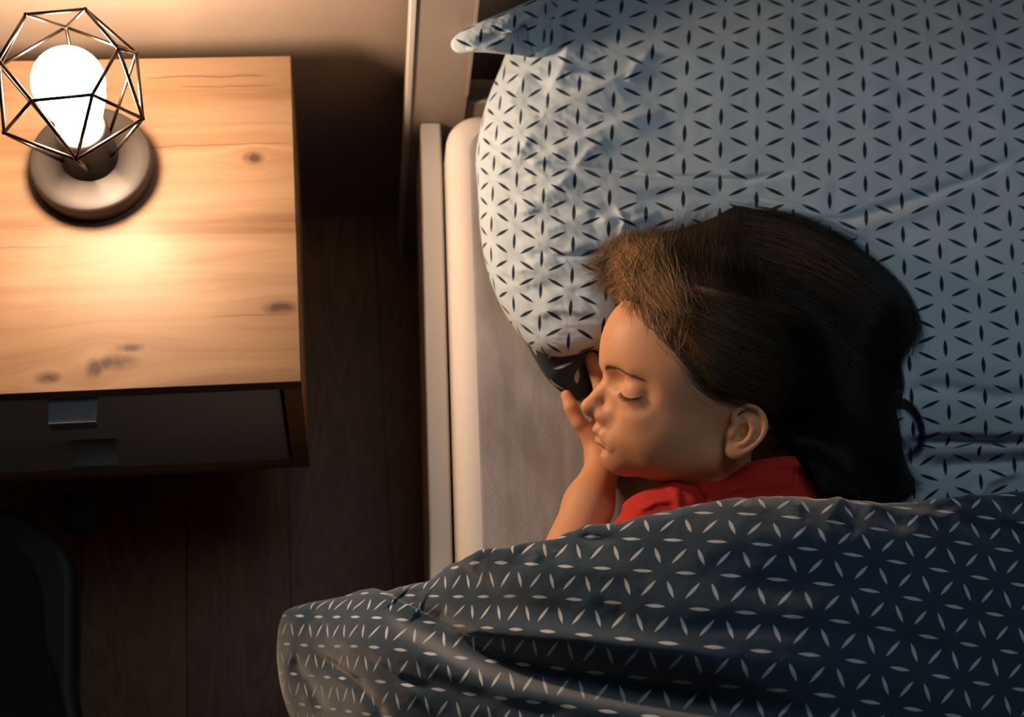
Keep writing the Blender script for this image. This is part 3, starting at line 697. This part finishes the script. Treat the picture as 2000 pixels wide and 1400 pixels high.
def face_sdf(p):
    f, u, l = p; al = np.abs(l); q = (f, u, al)
    d = ell(q, (28,50,0), (96,82,71))
    d = smin(d, ell(q, (69,72,0), (54,49,51)), 16)
    d = smin(d, ell(q, (45,-4,0), (53,60,54)), 18)
    d = smin(d, ell(q, (62,-13,25), (33,33,25)), 18)
    d = smin(d, ell(q, (36,-16,20), (46,34,36)), 18)          # cheek
    d = smin(d, ell(q, (88,-30,0), (23,22,27)), 16)           # muzzle
    d = smin(d, ell(q, (86,-49,0), (17.5,13.5,17)), 13)       # chin
    d = smin(d, cap(q, (80,-46,8), (12,-30,42), 13, 14), 16)  # jaw
    d = smin(d, ell(q, (94,38,17), (12,7,20)), 9)           # brow
    d = smin(d, ell(q, (78,-5,34), (14,9,12)), 14)           # cheekbone
    d = smax(d, -ell(q, (117,24,29), (18,10.5,18)), 11)
    d = smax(d, -ell(q, (127.5,25,0), (10.5,8,12)), 8)
    d = smax(d, -ell(q, (96,17,58), (16,14,12)), 14)        # eye socket
    # nose
    n = cap(q, (102.5,29,0), (117.2,9,0), 6.8, 7.0)
    n = smin(n, cap(q, (117.2,9,0), (125.2,-4.0,0), 7.0, 8.7), 5)
    n = smin(n, cap(q, (97,22,7), (103.5,-6,10), 6.5, 9.2), 7)
    n = smin(n, cap(q, (120,-5,3), (110,-10,9.5), 6.2, 5.6), 4)
    n = smin(n, ell(q, (108.5,-12.0,10.2), (9.5,6.4,5.4)), 6.0)
    n = smin(n, cap(q, (122,-9,0), (112,-17,0), 4.8, 4.2), 4)
    d = smin(d, n, 10)
    d = smax(d, -ell(q, (112.5,-18.0,5.6), (4.2,2.6,2.5)), 2.0)
    # lips
    ml = chain(q, LIPU, [4.6,4.4,4.0,2.6,1.4], 2)
    lo = chain(q, LIPL, [5.0,4.9,4.3,2.8,1.4], 2)
    d = smin(d, ml, 6.5); d = smin(d, lo, 5.0)
    d = smax(d, -cap(q, (117,-15,0), (119.5,-20,0), 1.6), 4)
    d = smax(d, -chain(q, SEAM, [1.4,1.4,1.3,1.1,.8]), 2.2)
    d = smax(d, -ell(q, (108,-43.2,0), (6,3.2,16)), 6)
    # closed lid
    e = np.sqrt(sum((q[i]-EYE[i])**2 for i in range(3)))-ER
    e = smax(e, lidedge(al)-u, 1.2)
    lowlid = ell(q, (85.2,10.0,31), (14.2,9.5,16.0))
    d = smin(d, lowlid, 8); d = smin(d, e, 2.6)
    return d
def ear_sdf(p):
    f, u, l = p; al = np.abs(l)
    lo = 63+(-f)*.42          # the shell stands off the head towards the back
    q = (f, u, al-lo)
    d = ell((f*.92+u*.38+0, u*.92-f*.38, q[2]), (-13.5*.92+.4*.38, .4*.92+13.5*.38, 0), (14.2,23.5,4.2))
    d = np.minimum(d, 50)
    con = ell((f*.92+u*.38, u*.92-f*.38, q[2]), (-11.5*.92-3*.38, -3*.92+11.5*.38, 5.5), (8.5,12.5,8.0))
    d = smax(d, -con, 3)
    hel = [(-3.5,2,1),(-1,9,1.5),(-1.5,16,2.2),(-7,22.2,2.6),(-15.5,24,3),(-23.5,19.5,3),(-28,11,3),(-28.2,2,2.8),(-24.5,-7,2.4),(-18,-15.5,1.8),(-12,-21,1)]
    d = smin(d, chain(q, cr(hel), crr([2.0,2.3,2.7,3.0,3.1,3.1,3.0,2.8,2.7,2.8,2.6])), 2.2)
    fossa = [(-8,17,5.2),(-15,19.3,5.2),(-21.5,14,5.2),(-24,6,5.2),(-22,-2,5)]
    d = smax(d, -chain(q, cr(fossa), crr([1.8,2.2,2.3,2.0,1.2])), 2.2)
    d = smin(d, chain(q, [(-10,15,2.5),(-15.5,11,3.6),(-18.2,3,4),(-17,-5,3.6),(-13,-11,2.8),(-9,-12.5,2.4)], [1.2,2.2,2.6,2.6,2.6,2.4], 1), 2.4)
    d = smin(d, ell(q, (-6.5,-20,0.6), (7.6,7.2,3.9)), 4)
    d = smin(d, ell(q, (-1.2,-3.5,1.6), (3.6,5.0,3.4)), 3)
    return d
def head_full(p):
    f, u, l = p; q = (f, u, np.abs(l))
    d = face_sdf(p)
    d = smin(d, cap(p, (4,-10,0), (-36,-118,-8), 36, 38), 22)     # neck
    d = smin(d, ear_sdf(p), 3.5)
    return d
xs = axis([(-82,-34,4),(-34,6,.9),(6,60,2.4),(60,136,.85)])
ys = axis([(-118,-66,4),(-66,44,.9),(44,140,2.6)])
zs = axis([(-92,-40,3.2),(-40,8,1.8),(8,50,.95),(50,57,1.2),(57,86,.8)])
GX, GY, GZ = np.meshgrid(xs.astype(np.float32), ys.astype(np.float32), zs.astype(np.float32), indexing='ij')
Dh = head_full((GX, GY, GZ)); HV, HF = surface_nets(Dh, xs, ys, zs)
# soft relax for even shading
def relax(V, F, it=1, lam=.35):
    n = len(V)
    for _ in range(it):
        acc = np.zeros_like(V); c = np.zeros(n)
        for a, b in ((0,1),(1,2),(2,3),(3,0)):
            for s_, t_ in ((a,b),(b,a)):
                for k in range(3): acc[:,k] += np.bincount(F[:,s_], V[F[:,t_],k], n)
                c += np.bincount(F[:,s_], minlength=n)
        V = V+lam*(acc/np.maximum(c,1)[:,None]-V)
    return V
HV = relax(HV, HF, 2)
lipq = (HV[:,0], HV[:,1], np.abs(HV[:,2]))
lipm = np.clip(1.2-np.minimum(chain(lipq, LIPU, [3.6,3.8,3.4,2.4,1.4]), chain(lipq, LIPL, [4.2,4.2,3.6,2.4,1.4]))/1.2, 0, 1)
lipm *= np.clip((HV[:,0]-98)/3, 0, 1)*np.clip((-20.5-HV[:,1]+.0)/1.2, 0, 1)
HW = head2w(HV)

# arm and hand, straight in place (metres)
def pt(u, v, z): return tuple(P(u, v, z-DROP))
wrist = pt(1182, 900, .452); fore = pt(1150, 985, .468); elbow = pt(1100, 1110, .490)
palm = [pt(1192,868,.449), pt(1212,800,.452)]
def arm_sdf(p):
    d = cap(p, elbow, fore, .0255, .0220); d = smin(d, cap(p, fore, wrist, .0220, .0155), .012)
    for a, b, ra, rb in ((pt(1176,890,.449), pt(1176,800,.449), .0120, .0105), (pt(1196,890,.449), pt(1206,795,.449), .0125, .0110),
                         (pt(1214,890,.449), pt(1236,800,.449), .0120, .0105), (pt(1226,890,.447), pt(1262,812,.447), .0110, .0095)):
        d = smin(d, cap(p, a, b, ra, rb), .012)
    d = smin(d, cap(p, pt(1172,895,.453), pt(1156,850,.454), .0120, .0100), .010)   # ball of the thumb
    return d
FING = [  # knuckle, middle, last joint, tip
  [(1178,800,.452),(1176,758,.458),(1164,722,.462),(1152,692,.460)],
  [(1206,796,.450),(1212,748,.455),(1206,704,.460),(1196,668,.458)],
  [(1236,800,.449),(1248,752,.453),(1248,712,.457),(1240,680,.456)],
  [(1262,812,.447),(1280,772,.450),(1286,742,.453),(1284,716,.453)]]
def hand_sdf(p):
    d = arm_sdf(p)
    for k, fg in enumerate(FING):
        pts = [pt(*q) for q in fg]; r0 = (.0088,.0090,.0086,.0076)[k]
        d = smin(d, chain(p, pts, [r0, r0*.95, r0*.88, r0*.76], .002), .0035)
    th = [pt(1158,852,.456), pt(1131,826,.462), pt(1116,795,.466), pt(1106,772,.467)]
    d = smin(d, chain(p, th, [.0092,.0068,.0070,.0054], .003), .006)
    return d
lo_ = np.min([wrist, fore, elbow, pt(1090,660,.45), pt(1320,900,.45)], 0)-.035; hi_ = np.max([wrist, fore, elbow, pt(1090,660,.45), pt(1320,900,.45)], 0)+.035
ax_ = [np.arange(lo_[i], hi_[i], .0016) for i in range(3)]
GA = np.meshgrid(*ax_, indexing='ij')
AVt, AFc = surface_nets(hand_sdf(GA), *ax_); AVt = relax(AVt, AFc, 2)

# trunk under the duvet
sh_c = head2w(np.array([[-38., -122., -10.]]))[0]
hip = P(1500, 1500, ZMAT+.085)
tx = axis([(-.30,.30,.008)])
T0 = (sh_c+hip)/2
GT = np.meshgrid(T0[0]+tx, T0[1]+tx*1.5, ZMAT+axis([(-.02,.26,.008)]), indexing='ij')
trunk = smin(cap(GT, sh_c+[0,-.03,-.01], hip, .062, .070), cap(GT, sh_c+[0,-.05,.035], sh_c+[-.02,-.05,-.035], .040), .04)
TV, TF = surface_nets(trunk, GT[0][:,0,0], GT[1][0,:,0], GT[2][0,0,:])
allV = np.concatenate([HW, AVt, TV]); allF = np.concatenate([HF, AFc+len(HW), TF+len(HW)+len(AVt)])
me = pymesh('body', allV, allF)
at = me.attributes.new('lip', 'FLOAT', 'POINT'); at.data.foreach_set('value', np.r_[lipm, np.zeros(len(AVt)+len(TV))].astype(np.float32))
body = link('body', me, M['skin'], kid)
head_bvh = BVHTree.FromPolygons([tuple(v) for v in HW], [tuple(int(i) for i in f) for f in HF])
pil_bvh = BVHTree.FromPolygons([tuple(v) for v in PB.reshape(-1,3)], [tuple(int(i) for i in f) for f in PF])
CP = Vector(CAMPOS)
def ray(bvh, u, v):
    d = CM @ np.array([(u-1000)/FPX, -(v-700)/FPX, -1.0]); d = Vector(d).normalized()
    h = bvh.ray_cast(CP, d); return h[0], d

# red top
shirt_out = [(1140,1130,.50),(1180,1045,.510),(1206,1012,.515),(1214,998,.518),(1217,984,.520),(1240,966,.526),(1284,948,.532),(1318,931,.537),(1340,926,.539),(1375,928,.540),(1410,922,.541),(1450,906,.543),(1500,895,.545),(1550,891,.545),(1600,905,.545),(1660,950,.545),
   (1730,1060,.54),(1700,1260,.52),(1450,1330,.50),(1220,1280,.49)]
def shirt_prof(r, zr, U, V): return zr+(.562-DROP-.00006*np.abs(U-1480)-zr)*np.sqrt(np.clip(1-((r-.70)/.30).clip(0)**2, 0, 1))
def shirt_rel(r, U, V):
    z = crease(U, V, [(1320,932),(1350,945),(1372,975),(1380,1010)], 9, -.006, .2)+crease(U, V, [(1300,940),(1320,960),(1330,1010)], 10, .004, .2)
    z += crease(U, V, [(1420,945),(1480,925),(1560,918),(1620,935)], 9, -.004, .2)+crease(U, V, [(1380,965),(1460,950),(1560,945)], 8, .003, .2)+crease(U, V, [(1240,1000),(1280,980),(1320,975)], 8, .003, .2)
    return (z+.0012*fbm(U/30, V/22, 4, 3))*np.clip((1-r)/.05, 0, 1)
SB, SF, _u = shell('shirt', shirt_out, (1440,1090), shirt_prof, shirt_rel, None, None, 110, 420)
Spx = smooth_poly(shirt_out, 420)-np.array([0,0,DROP]); sdu = 1450-Spx[:,0]; sdv = 1110-Spx[:,1]; sl_ = np.hypot(sdu, sdv)
slow = PA(Spx[:,0]+sdu/sl_*28, Spx[:,1]+sdv/sl_*28, Spx[:,2]-.022)
R_, RF_, _ = under(SB, 0, None, low=slow, bulge=.003, steps=6)
v1 = SB.reshape(-1,3); v2 = R_.reshape(-1,3)
finish('shirt', np.vstack([v1, v2]), np.vstack([SF, RF_+len(v1)]), None, M['red'], kid)['label'] = 'red cotton top'

shirt_bvh = BVHTree.FromPolygons([tuple(v) for v in v1], [tuple(int(i) for i in f) for f in SF])
# hair: a soft mass over the scalp and pillow, with strands lying along it
hair_out = [(1205,582),(1197,560),(1192,535),(1190,510),(1198,492),(1226,470),(1265,460),(1305,452),(1350,440),(1395,424),(1425,407),(1445,402),(1480,410),(1525,424),(1575,441),(1620,458),(1665,484),(1705,512),(1745,545),(1772,580),(1787,615),(1784,655),(1766,688),(1746,715),(1740,750),(1748,790),(1757,830),(1762,870),(1772,910),(1788,945),(1775,972),(1735,984),(1690,990),(1640,986),(1608,975),(1588,935),(1560,900),(1532,872),(1512,845),(1500,815),(1486,798),(1468,784),(1442,778),(1418,776),(1400,768),(1378,742),(1358,712),(1340,680),(1322,650),(1300,625),(1270,606),(1240,592),(1215,583)]
def hz_skin(u, v):
    h, d = ray(head_bvh, u, v)
    return (h[2], True) if h is not None else (None, False)
def hz_pil(u, v):
    h, d = ray(pil_bvh, u, v)
    return h[2] if h is not None else .50
HN, HR = 420, 90
Ho = smooth_poly(hair_out, HN); hc = np.array([1480., 640.]); rr = np.sin(np.linspace(0, math.pi/2, HR)); rr[0] = 1e-4
HU = hc[0]+(Ho[None,:,0]-hc[0])*rr[:,None]; HVv = hc[1]+(Ho[None,:,1]-hc[1])*rr[:,None]
face_side = (Ho[:,0] < 1200) & (Ho[:,1] > 575) | ((Ho[:,0] < 1520) & (Ho[:,1] > 575))
SKN = np.full(HU.shape, .40); PLN = np.full(HU.shape, .5)
for i in range(HR):
    for j in range(HN):
        z, ok = hz_skin(HU[i,j], HVv[i,j]); SKN[i,j] = z if ok else .40
        PLN[i,j] = hz_pil(HU[i,j], HVv[i,j]); hs_ = ray(shirt_bvh, HU[i,j], HVv[i,j])[0]
        if hs_ is not None and HU[i,j] > 1540: PLN[i,j] = max(PLN[i,j], hs_[2]+.001)
base = np.maximum(SKN, PLN)
distb = (1-rr)[:,None]*np.hypot(Ho[None,:,0]-hc[0], Ho[None,:,1]-hc[1])
grow = 1-np.exp(-distb/26)
bulk = np.where(SKN > PLN, .011, .034+.012*np.exp(-((HU-1700)/90)**2))
Hh = base+bulk
for _ in range(150):
    Hn = Hh.copy(); Hn[1:-1] = .25*Hh[:-2]+.5*Hh[1:-1]+.25*Hh[2:]; Hh = .25*np.roll(Hn,1,1)+.5*Hn+.25*np.roll(Hn,-1,1)
    Hh = np.maximum(Hh, base+bulk*.55*grow)
# locks: shallow grooves along the flow
Hh = base*(1-grow)+Hh*grow+.0022*grow*fbm((HU*.55-HVv*.85)/34, (HU+HVv)/260, 6, 3)
Hh[-1] = base[-1]-.004
HB = PA(HU, HVv, Hh)
idx = np.arange(HR*HN).reshape(HR,HN); a = idx[:-1]; b = idx[1:]
HFc = np.stack([a, b, np.roll(b,-1,1), np.roll(a,-1,1)], -1).reshape(-1,4)
p_ = HB.reshape(-1,3); f0 = HFc[len(HFc)//2]
if np.dot(np.cross(p_[f0[1]]-p_[f0[0]], p_[f0[3]]-p_[f0[0]]), CAMPOS-p_[f0[0]]) < 0: HFc = HFc[:, ::-1]
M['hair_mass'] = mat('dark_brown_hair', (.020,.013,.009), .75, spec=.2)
_g = G(M['hair_mass']); _a = _g.n('ShaderNodeAttribute'); _a.attribute_name = 'lit_front'
_g.l(_g.mix(_a.outputs['Fac'], (.009,.007,.006), (.030,.017,.009)), _g.b.inputs['Base Color'])  # lamp light at the front and shade behind painted into the hair colour
hair_bvh = BVHTree.FromPolygons([tuple(v) for v in p_], [tuple(int(i) for i in f) for f in HFc])
rim = HB[-1]; lowr = rim+(HB[0]-rim)*.03; lowr[:,2] -= .012
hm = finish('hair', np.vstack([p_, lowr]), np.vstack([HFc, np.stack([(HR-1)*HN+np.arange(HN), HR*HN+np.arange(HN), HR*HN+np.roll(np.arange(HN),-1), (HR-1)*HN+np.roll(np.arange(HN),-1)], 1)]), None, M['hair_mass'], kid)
lit_mask = np.clip((1420-HU)/120, 0, 1)*np.clip((640-HVv)/60, 0, 1)  # mask of the front hair painted as lit
_at = hm.data.attributes.new('lit_front', 'FLOAT', 'POINT'); _at.data.foreach_set('value', np.r_[lit_mask.ravel(), lit_mask[-1]].astype(np.float32))
all_b = (hair_bvh, head_bvh, pil_bvh, shirt_bvh)

def hair_mat(name, c1, c2, rough=.38):
    m = mat(name, c1, rough, spec=.4); g = G(m); hi = g.n('ShaderNodeHairInfo')
    g.l(g.mix(g.m('POWER', hi.outputs['Random'], 2.2), c1, c2), g.b.inputs['Base Color']); return m
rng = np.random.default_rng(7)
def catmull(P4, n):
    return cr(P4, n)
def strands(name, groups, m, parent, rad0=.00009, kind='stuff'):
    """groups: list of arrays (k, n, 3)"""
    tot = [g for g in groups if len(g)]
    sizes = [g.shape[1] for g in tot for _ in range(g.shape[0])]
    h = bpy.data.hair_curves.new(name); h.add_curves(sizes)
    pos = np.concatenate([g.reshape(-1,3) for g in tot]).astype(np.float32)
    h.attributes['position'].data.foreach_set('vector', pos.ravel())
    ra = h.attributes.get('radius') or h.attributes.new('radius', 'FLOAT', 'POINT')
    rv = np.concatenate([np.tile(rad0*(1-.75*np.linspace(0,1,g.shape[1])**2), g.shape[0]) for g in tot]).astype(np.float32)
    ra.data.foreach_set('value', rv)
    o = bpy.data.objects.new(name, h); COL.objects.link(o); h.materials.append(m)
    o.parent = parent; o.location = (0,0,0)
    if kind: o['kind'] = kind
    return o
def drape(U, V, lift):
    """(k,n) pixels -> points on the topmost of hair, head and pillow, lifted"""
    k, n = U.shape; out = np.zeros((k,n,3))
    for i in range(k):
        for j in range(n):
            d = CM @ np.array([(U[i,j]-1000)/FPX, -(V[i,j]-700)/FPX, -1.0]); d = Vector(d).normalized(); best = None
            for b in all_b:
                h = b.ray_cast(CP, d)[3]
                if h is not None and (best is None or h < best): best = h
            if best is None: best = 1.35
            out[i,j] = CAMPOS+np.array(d)*(best-lift[i,j])
    # even out jumps along the strand
    for _ in range(2): out[:,1:-1] = .25*out[:,:-2]+.5*out[:,1:-1]+.25*out[:,2:]
    return out
def patch(guides, count, n=11, jit=7, curl=3, lift=(.0003,.0035), t0=(0,.25), t1=(.8,1.0), clump=0, tip=0):
    Gd = np.array([cr(g, 6) for g in guides], float); ng, m_, _ = Gd.shape
    s = rng.random(count)*(ng-1)
    if clump:
        cs = rng.random(clump)*(ng-1); near = cs[np.argmin(np.abs(s[:,None]-cs[None]), 1)]
    i = np.minimum(s.astype(int), ng-2); f = (s-i)[:,None,None]
    path = Gd[i]*(1-f)+Gd[i+1]*f
    if clump:
        i2 = np.minimum(near.astype(int), ng-2); f2 = (near-i2)[:,None,None]; cp = Gd[i2]*(1-f2)+Gd[i2+1]*f2
        w_ = np.linspace(0, .65, m_)[None,:,None]; path = path*(1-w_)+cp*w_
    a = rng.uniform(*t0, count); b = rng.uniform(*t1, count)
    t = (a[:,None]+(b-a)[:,None]*np.linspace(0,1,n)[None])*(m_-1)
    ti = np.minimum(t.astype(int), m_-2); tf = (t-ti)[...,None]; r_ = np.arange(count)[:,None]
    q = path[r_, ti]*(1-tf)+path[r_, ti+1]*tf
    off = rng.normal(0, jit, (count,1,2)); ph = rng.uniform(0, 6.28, (count,1)); fr = rng.uniform(.6, 1.6, (count,1))
    T = np.linspace(0,1,n)[None]
    cv_ = curl*rng.normal(0, 1, (count,1))*np.sin(ph+fr*T*5)
    dq = np.gradient(q, axis=1); nn = np.stack([-dq[...,1], dq[...,0]], -1); nn /= np.linalg.norm(nn, axis=2)[...,None]+1e-6
    q = q+off+nn*(cv_*T)[...,None]
    if tip: q = q+nn*(rng.normal(0, tip, (count,1))*T**2)[...,None]
    lf = rng.uniform(*lift, (count,1))*np.minimum(1, .15+2*T)*np.ones((1,n))
    return drape(q[...,0], q[...,1], lf)
g1 = [(1390,705),(1398,755),(1440,776),(1500,800),(1550,858),(1590,930),(1612,982)]
g2 = [(1345,640),(1385,705),(1440,752),(1520,790),(1590,850),(1650,930),(1690,982)]
g3 = [(1285,600),(1355,655),(1440,705),(1530,750),(1620,820),(1700,900),(1768,968)]
g4 = [(1270,565),(1370,610),(1470,650),(1570,690),(1660,760),(1728,850),(1785,942)]
g5 = [(1330,520),(1420,550),(1520,580),(1620,630),(1700,700),(1738,780),(1756,860)]
g6 = [(1400,470),(1480,490),(1580,520),(1680,580),(1740,640),(1756,700),(1742,770)]
g7 = [(1430,430),(1520,440),(1610,470),(1700,530),(1758,590),(1778,640),(1757,700)]
g8 = [(1440,408),(1530,428),(1610,458),(1690,502),(1748,552),(1782,605),(1776,668)]
dark = [patch([g1,g2,g3,g4,g5,g6,g7,g8], 5200, 13, 6, 4, clump=60, t0=(0,.45), t1=(.7,1.0)),
        patch([[(1742,770),(1785,785),(1806,830),(1806,870),(1780,898),(1752,905)],[(1740,790),(1775,800),(1796,835),(1797,865),(1775,885),(1745,890)]], 70, 13, 2.5, 2, lift=(.001,.006), t0=(0,.1)),
        patch([[(1738,700),(1752,725),(1757,760),(1745,800)],[(1745,690),(1762,730),(1764,770),(1748,812)]], 60, 10, 3, 3),
        patch([[(1560,850),(1620,900),(1700,950),(1770,985)],[(1540,860),(1580,920),(1640,965),(1700,995)]], 260, 10, 10, 8, tip=20),
        patch([[(1700,520),(1748,552),(1786,605),(1792,655),(1768,700)],[(1660,500),(1740,560),(1778,615),(1780,660),(1752,712)]], 240, 12, 4, 5, tip=14, lift=(.0005,.006), t0=(0,.4)),
        patch([[(1700,850),(1748,890),(1782,930),(1805,962)],[(1680,870),(1720,920),(1750,955),(1780,985)]], 240, 10, 6, 6, tip=18, lift=(.0005,.005)),
        patch([[(1480,425),(1560,432),(1640,462),(1710,505)],[(1440,412),(1520,420),(1600,446),(1680,488)]], 200, 10, 5, 5, tip=10, lift=(.001,.006)),
        patch([[(1500,800),(1540,850),(1570,910),(1580,960)],[(1470,790),(1520,830),(1560,880),(1600,930)]], 160, 10, 6, 5, tip=14, lift=(.0005,.005))]
fl = dict(clump=34, jit=5, curl=6)
mid = [patch([[(1362,735),(1385,762),(1420,782),(1460,792)],[(1322,668),(1352,712),(1400,752),(1450,772)],[(1268,618),(1320,655),(1380,700),(1450,735)],[(1222,592),(1290,610),(1360,640),(1450,680)]], 900, 10, 9, 4, t0=(0,.35), t1=(.6,1), lift=(.0002,.0015)),
       patch([g1,g2,g3,g4,g5], 2600, 12, 7, 5, t0=(0,.15), t1=(.25,.6), clump=40, lift=(.0010,.0045)),
       patch([[(1395,600),(1388,550),(1392,500),(1412,450),(1440,412)],[(1335,590),(1332,540),(1335,490),(1345,455),(1352,436)]], 500, 10, 22, 12, clump=14, tip=14, t0=(0,.5), t1=(.6,1))]
fg = [[(1218,592),(1202,562),(1190,532),(1181,506),(1168,488)],[(1262,600),(1240,565),(1222,525),(1208,490),(1190,466)],[(1310,612),(1283,570),(1262,525),(1245,485),(1230,454)],[(1352,622),(1326,570),(1306,520),(1293,475),(1284,440)],[(1402,640),(1376,580),(1359,520),(1350,475),(1347,434)],[(1452,640),(1428,580),(1414,520),(1412,470),(1428,412)]]
mid.append(patch(fg[2:], 2600, 12, 9, 9, clump=46, tip=14, t0=(0,.55), t1=(.7,1.0), lift=(.0005,.006)))
mid.append(patch([g5,g6,g7,g8], 900, 12, 12, 7, clump=30, tip=10, t0=(0,.2), t1=(.15,.5), lift=(.0010,.0050)))
dark.append(patch([fg[3],fg[4],fg[5],[(1500,650),(1480,590),(1470,530),(1470,470),(1480,425)]], 1500, 11, 22, 10, clump=30, tip=16, t0=(0,.5), t1=(.5,.95), lift=(.0008,.0060)))
light = [patch(fg[:4], 2300, 12, 7, 11, clump=36, tip=22, t0=(0,.6), t1=(.7,1.0), lift=(.0005,.009)),
       patch([[(1246,462),(1270,500),(1300,560),(1332,612)],[(1225,470),(1236,510),(1262,560),(1300,600)],[(1300,455),(1330,510),(1342,570),(1352,640)]], 420, 12, 10, 8, clump=24, tip=14, t0=(0,.3), lift=(.002,.010)),
       patch([[(1300,470),(1290,510),(1270,545),(1235,570),(1205,590)],[(1240,455),(1225,490),(1205,520),(1188,560),(1178,575)],[(1200,470),(1190,490),(1178,505),(1166,515),(1160,520)]], 700, 10, 9, 9, clump=22, tip=26, lift=(.001,.012)),
       patch([[(1280,545),(1296,580),(1296,620),(1278,655),(1250,688)],[(1345,560),(1352,600),(1350,640),(1342,680),(1330,700)]], 46, 12, 8, 5, tip=12, lift=(.0008,.004), t1=(.5,1)),
       patch([[(1230,560),(1228,590),(1236,612),(1244,622)],[(1330,610),(1330,650),(1345,690),(1372,730)]], 260, 8, 7, 4, tip=7, lift=(.0002,.0012), t0=(0,.1), t1=(.35,.85))]
M['hair_shaded'] = hair_mat('brown_hair_shaded', (.010,.0075,.006), (.024,.017,.012))  # shade at the back of the head painted into near-black strands
M['hair_mid'] = hair_mat('brown_hair_half_lit', (.04,.023,.011), (.26,.145,.06))  # lamplight fading over the temple, painted into the strand colour
M['hair_lit'] = hair_mat('brown_hair_lit', (.07,.038,.015), (.85,.50,.22))  # lamplight and highlights on the fringe, painted into the strand colour
strands('hair_strands', dark, M['hair_shaded'], hm, .00011)
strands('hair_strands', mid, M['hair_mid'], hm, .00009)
strands('fringe_strands', light, M['hair_lit'], hm, .00015)

# lashes and brow (in the head's own frame)
def hs(P_): return head2w(np.array(P_, float))
M['lash'] = mat('brown_lashes', (.03,.016,.010), .5)
L_ = []
for k in range(58):
    a_ = rad(-6+96*(k/57)); e_ = -rad(13+13*math.sin(math.pi*k/57)); al = 17+27*k/57
    dd = np.array([math.cos(a_)*math.cos(e_), math.sin(e_), math.sin(a_)*math.cos(e_)])
    w0, w1 = hs(np.array(EYE)+dd*34), hs(EYE); h_ = head_bvh.ray_cast(Vector(w0), Vector(w1-w0).normalized())
    f0, u0, al_ = w2head(np.array(h_[0]))+dd*.15
    ln = 6.4*(.7+.5*math.sin(math.pi*min(1,(al-14)/34)))*rng.uniform(.75,1.1); sp = (al-30)/15
    dn = np.array([.55, -.72, .30*sp+.25]); dn += rng.normal(0,.07,3); up = np.array([.35,.30,.05])
    L_.append([np.array([f0,u0,al_])+dn*ln*t+up*ln*.45*t*t for t in np.linspace(0,1,7)])
strands('eyelashes', [hs(L_)], M['lash'], body, .00013)
M['brow'] = mat('brow_hair', (.13,.065,.028), .6)
B_ = []
for k in range(300):
    t = rng.random(); c_ = np.array([[121,33.5,13],[116,36.5,22],[106,36.8,34],[88,31,49]]); q = cr(c_, 6); x = t*(len(q)-1); i = min(int(x), len(q)-2); b0 = q[i]+(q[i+1]-q[i])*(x-i)
    b0 = b0+[0, rng.normal(0, 1.5*(1-.55*t)), 0]
    w0 = head2w(b0); h = head_bvh.find_nearest(Vector(w0)); p0 = np.array(h[0]); nsg = 1 if np.array(h[1])@(p0-hs([70,20,10])) > 0 else -1
    dr = (q[i+1]-q[i]); dr = dr/np.linalg.norm(dr)+[0,.35*(1-t)-.1,0]+rng.normal(0,.10,3); dw = dr[0]*Fv+dr[1]*Uv+dr[2]*Lv
    ln = rng.uniform(.003,.0055); pts_ = []
    for s_ in np.linspace(0,1,5):
        w1 = p0+dw*ln*s_; h1 = head_bvh.find_nearest(Vector(w1)); pts_.append(np.array(h1[0])+nsg*np.array(h1[1])*(.0001+.0004*s_))
    B_.append(pts_)
strands('eyebrow', [np.array(B_)], M['brow'], body, .00007)
